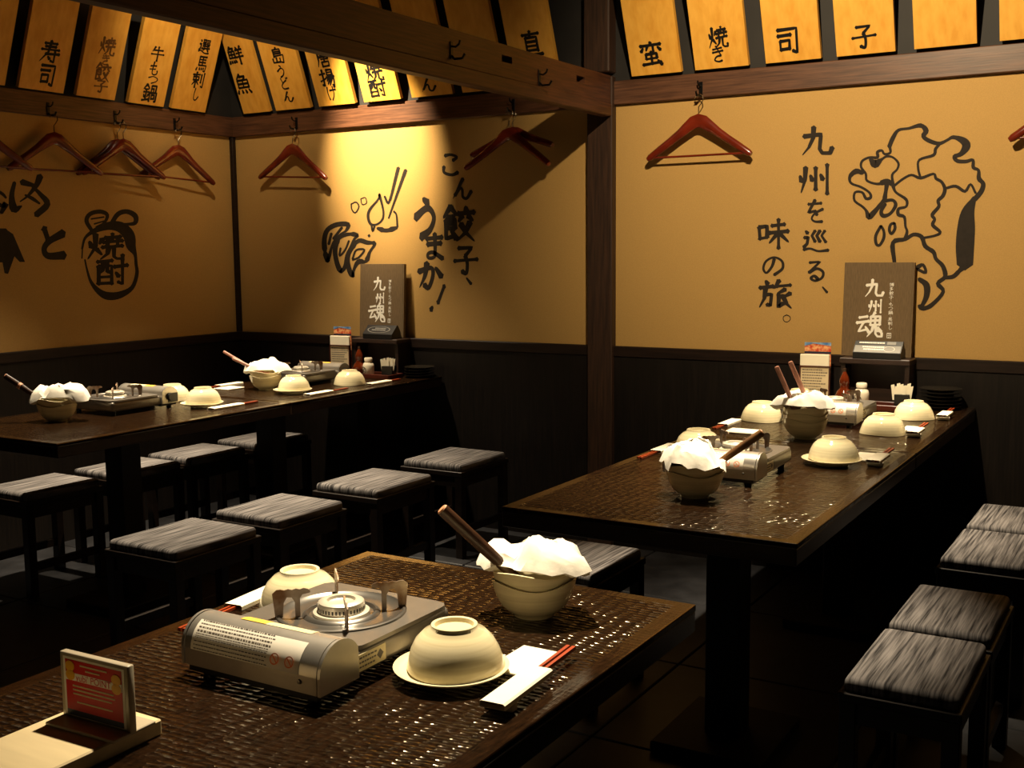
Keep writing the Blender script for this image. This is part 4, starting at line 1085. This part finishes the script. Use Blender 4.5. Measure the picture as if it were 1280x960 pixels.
c = thing('card_stand', 'upright acrylic stand holding a red point card notice', 'card stand', (-1.079, 0.812, ZT), math.radians(2))
CW, CH = 0.058, 0.084
MB().box(-CW, CW, -0.004, 0.006, 0.0, CH, 0.0015, 2).build('acrylic_panel', M['acryl'], c, 50)
MB().box(-CW, CW, -0.03, 0.035, 0.0, 0.004, 0.001, 1).build('base', M['acryl'], c)
def card_rect(x0, x1, z0, z1, m, name, y=-0.0046):
    return MB().box(x0, x1, y, -0.004, z0, z1).build(name, M[m], c)
card_rect(-0.052, 0.052, 0.006, 0.0795, 'white', 'card', -0.0043)
card_rect(-0.048, 0.048, 0.014, 0.0765, 'red', 'red_print')
card_rect(-0.048, 0.048, 0.007, 0.014, 'navy', 'navy_print')
card_rect(-0.048, 0.048, 0.051, 0.0605, 'white', 'white_band', -0.0049)
for x_, z_ in ((-0.0395, 0.0685), (-0.0395, 0.0575), (0.039, 0.0645), (0.039, 0.0535)):
    mb = MB().lathe([(0.0078, 0), (0.0078, 0.0004), (0, 0.0004)], 20, (0, 0, 0), None, 1.0, 0.85)
    o = mb.build('gold_badge', M['cardgold'], c); o.rotation_euler = (math.radians(90), 0, 0); o.location = (x_, -0.0049, z_)
V, F = txt_mesh("yubi' POINT", 0.0118)
MB().add([(v.x, -0.0052, v.y + 0.0555) for v in V], F).build('brand_lettering', M['red'], c)
mb = MB(); rnd = random.Random(4)
for z_, x0, x1 in ((0.0705, -0.022, 0.022), (0.0650, -0.013, 0.012), (0.044, -0.036, 0.034), (0.039, -0.036, 0.036), (0.034, -0.036, 0.03), (0.024, -0.03, 0.03)):
    x = x0
    while x < x1:
        l = rnd.uniform(0.0012, 0.003); mb.box(x, x + l, -0.0051, -0.0046, z_, z_ + 0.0019); x += l + 0.0006
mb.build('small_print', M['cream'], c)

t = thing('napkin_box', 'pale shallow wooden box of napkins behind the red card', 'box', (-1.098, 0.80, ZT), 0)
MB().box(-0.062, 0.062, -0.10, 0.10, 0.0, 0.020, 0.002, 1).build('box_body', M['box'], t)
t.location = (-1.101, 0.796, ZT)
c.location = (-1.090, 0.845, ZT + 0.020)

# ------------------------------------------------------------------ wall end of both table rows: stand, menu, condiments
def wall_stand(x0, x1, y0, label):
    cx = (x0 + x1) / 2; w = (x1 - x0) / 2
    t = thing('display_stand', label, 'stand', (cx, y0, ZT), 0, 'dark wooden stands against the back wall')
    d = D - 0.028 - y0; h = 0.875 - ZT
    MB().box(-w, w, 0, d, h - 0.022, h, 0.003, 1).build('shelf_top', M['shelf'], t)
    for s in (-1, 1):
        MB().box(s * (w - 0.012) - 0.008, s * (w - 0.012) + 0.008, 0.012, d, 0, h - 0.021).build('side_panel', M['shelf'], t)
    MB().box(-w + 0.02, w - 0.02, d - 0.012, d - 0.002, 0, h - 0.021).build('back_panel', M['shelf'], t)
    return t

def menu_board(x0, x1, label):
    cx = (x0 + x1) / 2; w = (x1 - x0) / 2; H = 0.352
    t = thing('menu_board', label, 'menu', (cx, D - 0.062, 0.8755), 0, 'tall menu boards with white brush title')
    t.rotation_euler = (math.radians(-3.2), 0, 0)
    MB().box(-w, w, 0, 0.016, 0, H, 0.0012, 1).build('cover_board', M['board'], t)
    MB().box(w - 0.0005, w + 0.006, 0.001, 0.018, 0.001, H - 0.001).build('spine', M['board'], t)
    def frame(fx0, fx1, fy0, fy1):
        def f3(x, y, lift):
            return (-w + 2 * w * (fx0 + (fx1 - fx0) * x / 100), -lift, H * (1 - (fy0 + (fy1 - fy0) * y / 100)))
        return f3
    mb = MB()
    glyph(mb, '九', frame(.31, .60, .172, .374), 13)
    glyph(mb, '州', frame(.375, .59, .385, .535), 14)
    glyph(mb, '魂', frame(.205, .60, .525, .805), 11)
    mb.build('title_lettering', M['white'], t)
    mb = MB(); v = .215
    for ch in '博多餃子・もつ鍋・馬刺し':
        h = .022 if ch == '・' else .043
        glyph(mb, ch, frame(.672, .738, v, v + h * .92), 10); v += h + (0.004 if ch == '・' else 0.0015)
    f = frame(.668, .725, .745, .795)
    for st in ([(0, 0), (100, 0), (100, 100), (0, 100), (0, 0)],):
        for a, b in zip(st, st[1:]):
            ribbon(mb, [np.array(a, float), np.array(b, float)], [14, 14], f, 0.0009)
    for ch in '子':
        glyph(mb, ch, f, 12)
    mb.build('small_lettering', M['white'], t)
    return t

def bell_wedge(x, y, face, label, oval=False):
    t = thing('table_notice', label, 'notice', (x, y, 0.8755), 0, 'sloped notices on the display stands')
    w = 0.086
    MB().prism([(-0.03, 0), (0.045, 0), (0.04, 0.03), (0.02, 0.062), (0.012, 0.062), (-0.03, 0.022)], (-w, 0, 0), (0, 1, 0), (0, 0, 1), (1, 0, 0), 2 * w).build('wedge_body', M['black'], t)
    a, b = Vector((0, -0.030, 0.022)), Vector((0, 0.012, 0.062))
    nrm = Vector((0, -(b - a).z, (b - a).y)).normalized()
    def f3(u, v, lift):
        p = a + (b - a) * v + nrm * lift; return (u, p.y, p.z)
    def strip(u0, u1, v0, v1, lift, m, name):
        return MB().add([f3(u0, v0, lift), f3(u1, v0, lift), f3(u1, v1, lift), f3(u0, v1, lift)], [(0, 1, 2, 3)]).build(name, M[m], t)
    if not oval:
        strip(-w + .003, w - .003, .03, .60, .0005, 'grey', 'grey_face')
        strip(-w + .003, w - .003, .68, .97, .0005, 'black', 'dark_strip')
        strip(0.03, 0.062, .70, .95, .0009, 'grey', 'price_box')
    mb = MB(); rnd = random.Random(9)
    rows = ((.22, -.05, .02), (.42, -.055, .02), (.78, -.07, .02)) if not oval else ((.40, -.045, .035), (.58, -.03, .03))
    for v, u0, u1 in rows:
        u = u0
        while u < u1:
            l = rnd.uniform(.003, .007)
            mb.add([f3(u, v, .0010), f3(u + l, v, .0010), f3(u + l, v + .11, .0010), f3(u, v + .11, .0010)], [(0, 1, 2, 3)]); u += l + .0015
    n = 28
    cu, cv, ru, rv = (.042, .32, .02, .22) if not oval else (-.005, .5, .066, .36)
    V = []
    for k in range(n):
        an = 2 * math.pi * k / n
        for s in (1, .93): V.append(f3(cu + ru * s * math.cos(an), cv + rv * s * math.sin(an), .0010))
    mb.add(V, [(2 * k, 2 * k + 1, (2 * k + 3) % (2 * n), (2 * k + 2) % (2 * n)) for k in range(n)])
    mb.build('notice_print', M['white'] if not oval else M['grey'], t)
    return t

def menu_holder(x, y, where):
    t = thing('menu_holder', 'upright framed paper menu with a photo card behind it ' + where, 'menu holder', (x, y, ZT), 0.12, 'paper menu holders')
    w = 0.054
    MB().box(-w, w, 0.0, 0.05, 0, 0.004).build('base', M['shelf'], t)
    MB().box(-w, w, 0.004, 0.012, 0.004, 0.135, 0.001, 1).build('page', M['page'], t)
    for s in (-1, 1):
        MB().box(s * w - 0.0025, s * w + 0.0025, 0.0, 0.014, 0.003, 0.138).build('frame_post', M['tray'], t)
    MB().box(-w, w, 0.0, 0.014, 0.134, 0.1385).build('frame_bar', M['tray'], t)
    MB().box(-w - .002, w - .002, 0.006, 0.018, 0.137, 0.182, 0.002, 1).build('folded_sheet', M['paper'], t)
    MB().box(-w + .012, w + .002, 0.020, 0.022, 0.004, 0.226).build('photo_card', M['photo'], t)
    MB().prism([(-w + .012, .212), (-.01, .222), (w + .002, .214), (w + .002, .2265), (-w + .012, .2265)], (0, 0.0192, 0), (1, 0, 0), (0, 0, 1), (0, 1, 0), 0.0006).build('photo_sky', M['sky'], t)
    MB().box(-w + .012, w + .002, 0.0190, 0.0199, 0.1835, 0.192).build('photo_caption', M['navy'], t)
    mb = MB(); rnd = random.Random(2)
    for r in range(10):
        u = -w + .008
        while u < w * rnd.uniform(.35, .8):
            l = rnd.uniform(.003, .008); z = .122 - r * .0105
            mb.box(u, u + l, 0.0033, 0.004, z, z + .0035); u += l + .002
    mb.build('page_print', M['labelink'], t)
    return t

GOURD = [(0.0, 0.0), (0.018, 0.0), (0.030, 0.016), (0.032, 0.032), (0.026, 0.048), (0.0155, 0.060), (0.017, 0.074), (0.0185, 0.085), (0.015, 0.100), (0.008, 0.114), (0.0055, 0.122), (0.0, 0.123)]
JAR = [(0.0, 0.0), (0.023, 0.0), (0.0265, 0.006), (0.027, 0.045), (0.024, 0.056), (0.0165, 0.0635), (0.0165, 0.066), (0.019, 0.067), (0.0195, 0.080), (0.0165, 0.084), (0.0, 0.0845)]
def condiments(items, where):
    (tx0, tx1, ty0, ty1), gx, jx, cxx, (px_, py_, pn) = items
    cx, cy = (tx0 + tx1) / 2, (ty0 + ty1) / 2; w, l = (tx1 - tx0) / 2, (ty1 - ty0) / 2
    t = thing('serving_tray', 'low red-brown condiment tray ' + where, 'tray', (cx, cy, ZT), 0, 'condiment trays')
    MB().box(-w, w, -l, l, 0.0, 0.008).build('tray_floor', M['tray'], t)
    for s in (-1, 1):
        MB().box(-w, w, s * l - 0.004, s * l + 0.004, 0.0, 0.020, 0.001, 1).build('tray_rim', M['tray'], t)
        MB().box(s * w - 0.004, s * w + 0.004, -l, l, 0.0, 0.020, 0.001, 1).build('tray_rim', M['tray'], t)
    z = ZT + 0.008
    t = thing('gourd_bottle', 'amber gourd-shaped spice bottle ' + where, 'bottle', (gx, cy + 0.005, z), 0, 'gourd spice bottles')
    MB().lathe(GOURD, 28).build('glass_body', M['amber'], t, 60)
    MB().lathe([(0.006, 0.121), (0.0065, 0.132), (0.0, 0.133)], 16).build('stopper', M['ladle'], t, 50)
    t = thing('soy_sauce_jar', 'white porcelain sauce jar with black round emblem ' + where, 'jar', (jx, cy - 0.005, z), 0, 'white sauce jars')
    MB().lathe(JAR, 32).build('jar_body', M['jar'], t, 50)
    mb = MB(); n = 26; V = []
    def jf(u, v, lift=0.0006):
        a = math.radians(-112) + u / 0.027
        return ((0.027 + lift) * math.cos(a), (0.027 + lift) * math.sin(a), 0.026 + v)
    for k in range(n):
        an = 2 * math.pi * k / n
        for r in (0.0165, 0.0138): V.append(jf(r * math.cos(an), r * math.sin(an)))
    mb.add(V, [(2 * k, 2 * k + 1, (2 * k + 3) % (2 * n), (2 * k + 2) % (2 * n)) for k in range(n)])
    for u0, v0, u1, v1 in ((-.009, .004, -.002, -.001), (-.002, -.001, .008, .008), (-.006, -.008, .008, -.006), (.0, -.002, -.002, -.011)):
        ribbon(mb, [np.array([u0, v0]), np.array([(u0 + u1) / 2, (v0 + v1) / 2]), np.array([u1, v1])], [.003, .0035, .0025], lambda a, b, c_: jf(a, b, .0007), 0)
    mb.build('emblem', M['ink'], t)
    t = thing('toothpick_cup', 'dark square cup of white paper toothpick packets ' + where, 'cup', (cxx, cy + 0.002, z), 0.2, 'toothpick cups')
    MB().prism([(-.026, -.026), (.026, -.026), (.026, .026), (-.026, .026)], (0, 0, 0), (1, 0, 0), (0, 1, 0), (0, 0, 1), 0.05).build('cup_body', M['black'], t)
    rnd = random.Random(int(abs(cxx) * 100))
    for k in range(9):
        x_ = -.021 + k * .0052
        a = (x_ * 5.5) + rnd.uniform(-.05, .05)
        h = rnd.uniform(.078, .092)
        y_ = rnd.uniform(-.017, -.004)
        MB().prism([(-.006, .03), (.006, .03), (.007, h), (-.005, h - .003)], (x_, y_, 0), (1, 0, 0), (math.sin(a), 0, math.cos(a)), (0, 1, 0), 0.0012).build('paper_packet', M['paper'], t)
    for k in range(pn):
        o = MB().lathe([(0.0, 0.003), (0.040, 0.003), (0.042, 0.0), (0.046, 0.0), (0.047, 0.004), (0.070, 0.010), (0.073, 0.0125), (0.071, 0.0130), (0.055, 0.0085), (0.0, 0.0075)], 44).build('black_plate', M['blackgloss'], None, 50)
        o.location = (px_, py_, ZT + 0.0125 * k)
        tag(o, 'black lacquer plate, number %s from the bottom of the stack %s' % (('one', 'two', 'three', 'four', 'five', 'six')[k], where), 'plate', 'black plates stacked ' + where)

w_ = 'below the painted map'
wall_stand(-1.10, -0.845, 4.205, 'dark wooden display stand under the menu board ' + w_)
menu_board(-1.113, -0.864, 'tall taupe menu board with white brush title ' + w_)
bell_wedge(-0.965, 4.235, 'grey', 'grey-faced sloped notice before the menu board ' + w_)
menu_holder(-1.190, 4.20, w_)
condiments(((-1.115, -0.815, 4.085, 4.188), -1.062, -0.997, -0.856, (-0.742, 4.238, 6)), w_)
w_ = 'below the dumpling painting'
wall_stand(-3.425, -3.155, 4.205, 'dark wooden display stand under the menu board ' + w_)
menu_board(-3.437, -3.180, 'tall taupe menu board with white brush title ' + w_)
bell_wedge(-3.270, 4.235, 'black', 'black sloped notice with oval emblem before the menu board ' + w_, True)
menu_holder(-3.490, 4.19, w_)
condiments(((-3.405, -3.115, 4.085, 4.188), -3.330, -3.268, -3.153, (-3.052, 4.240, 4)), w_)
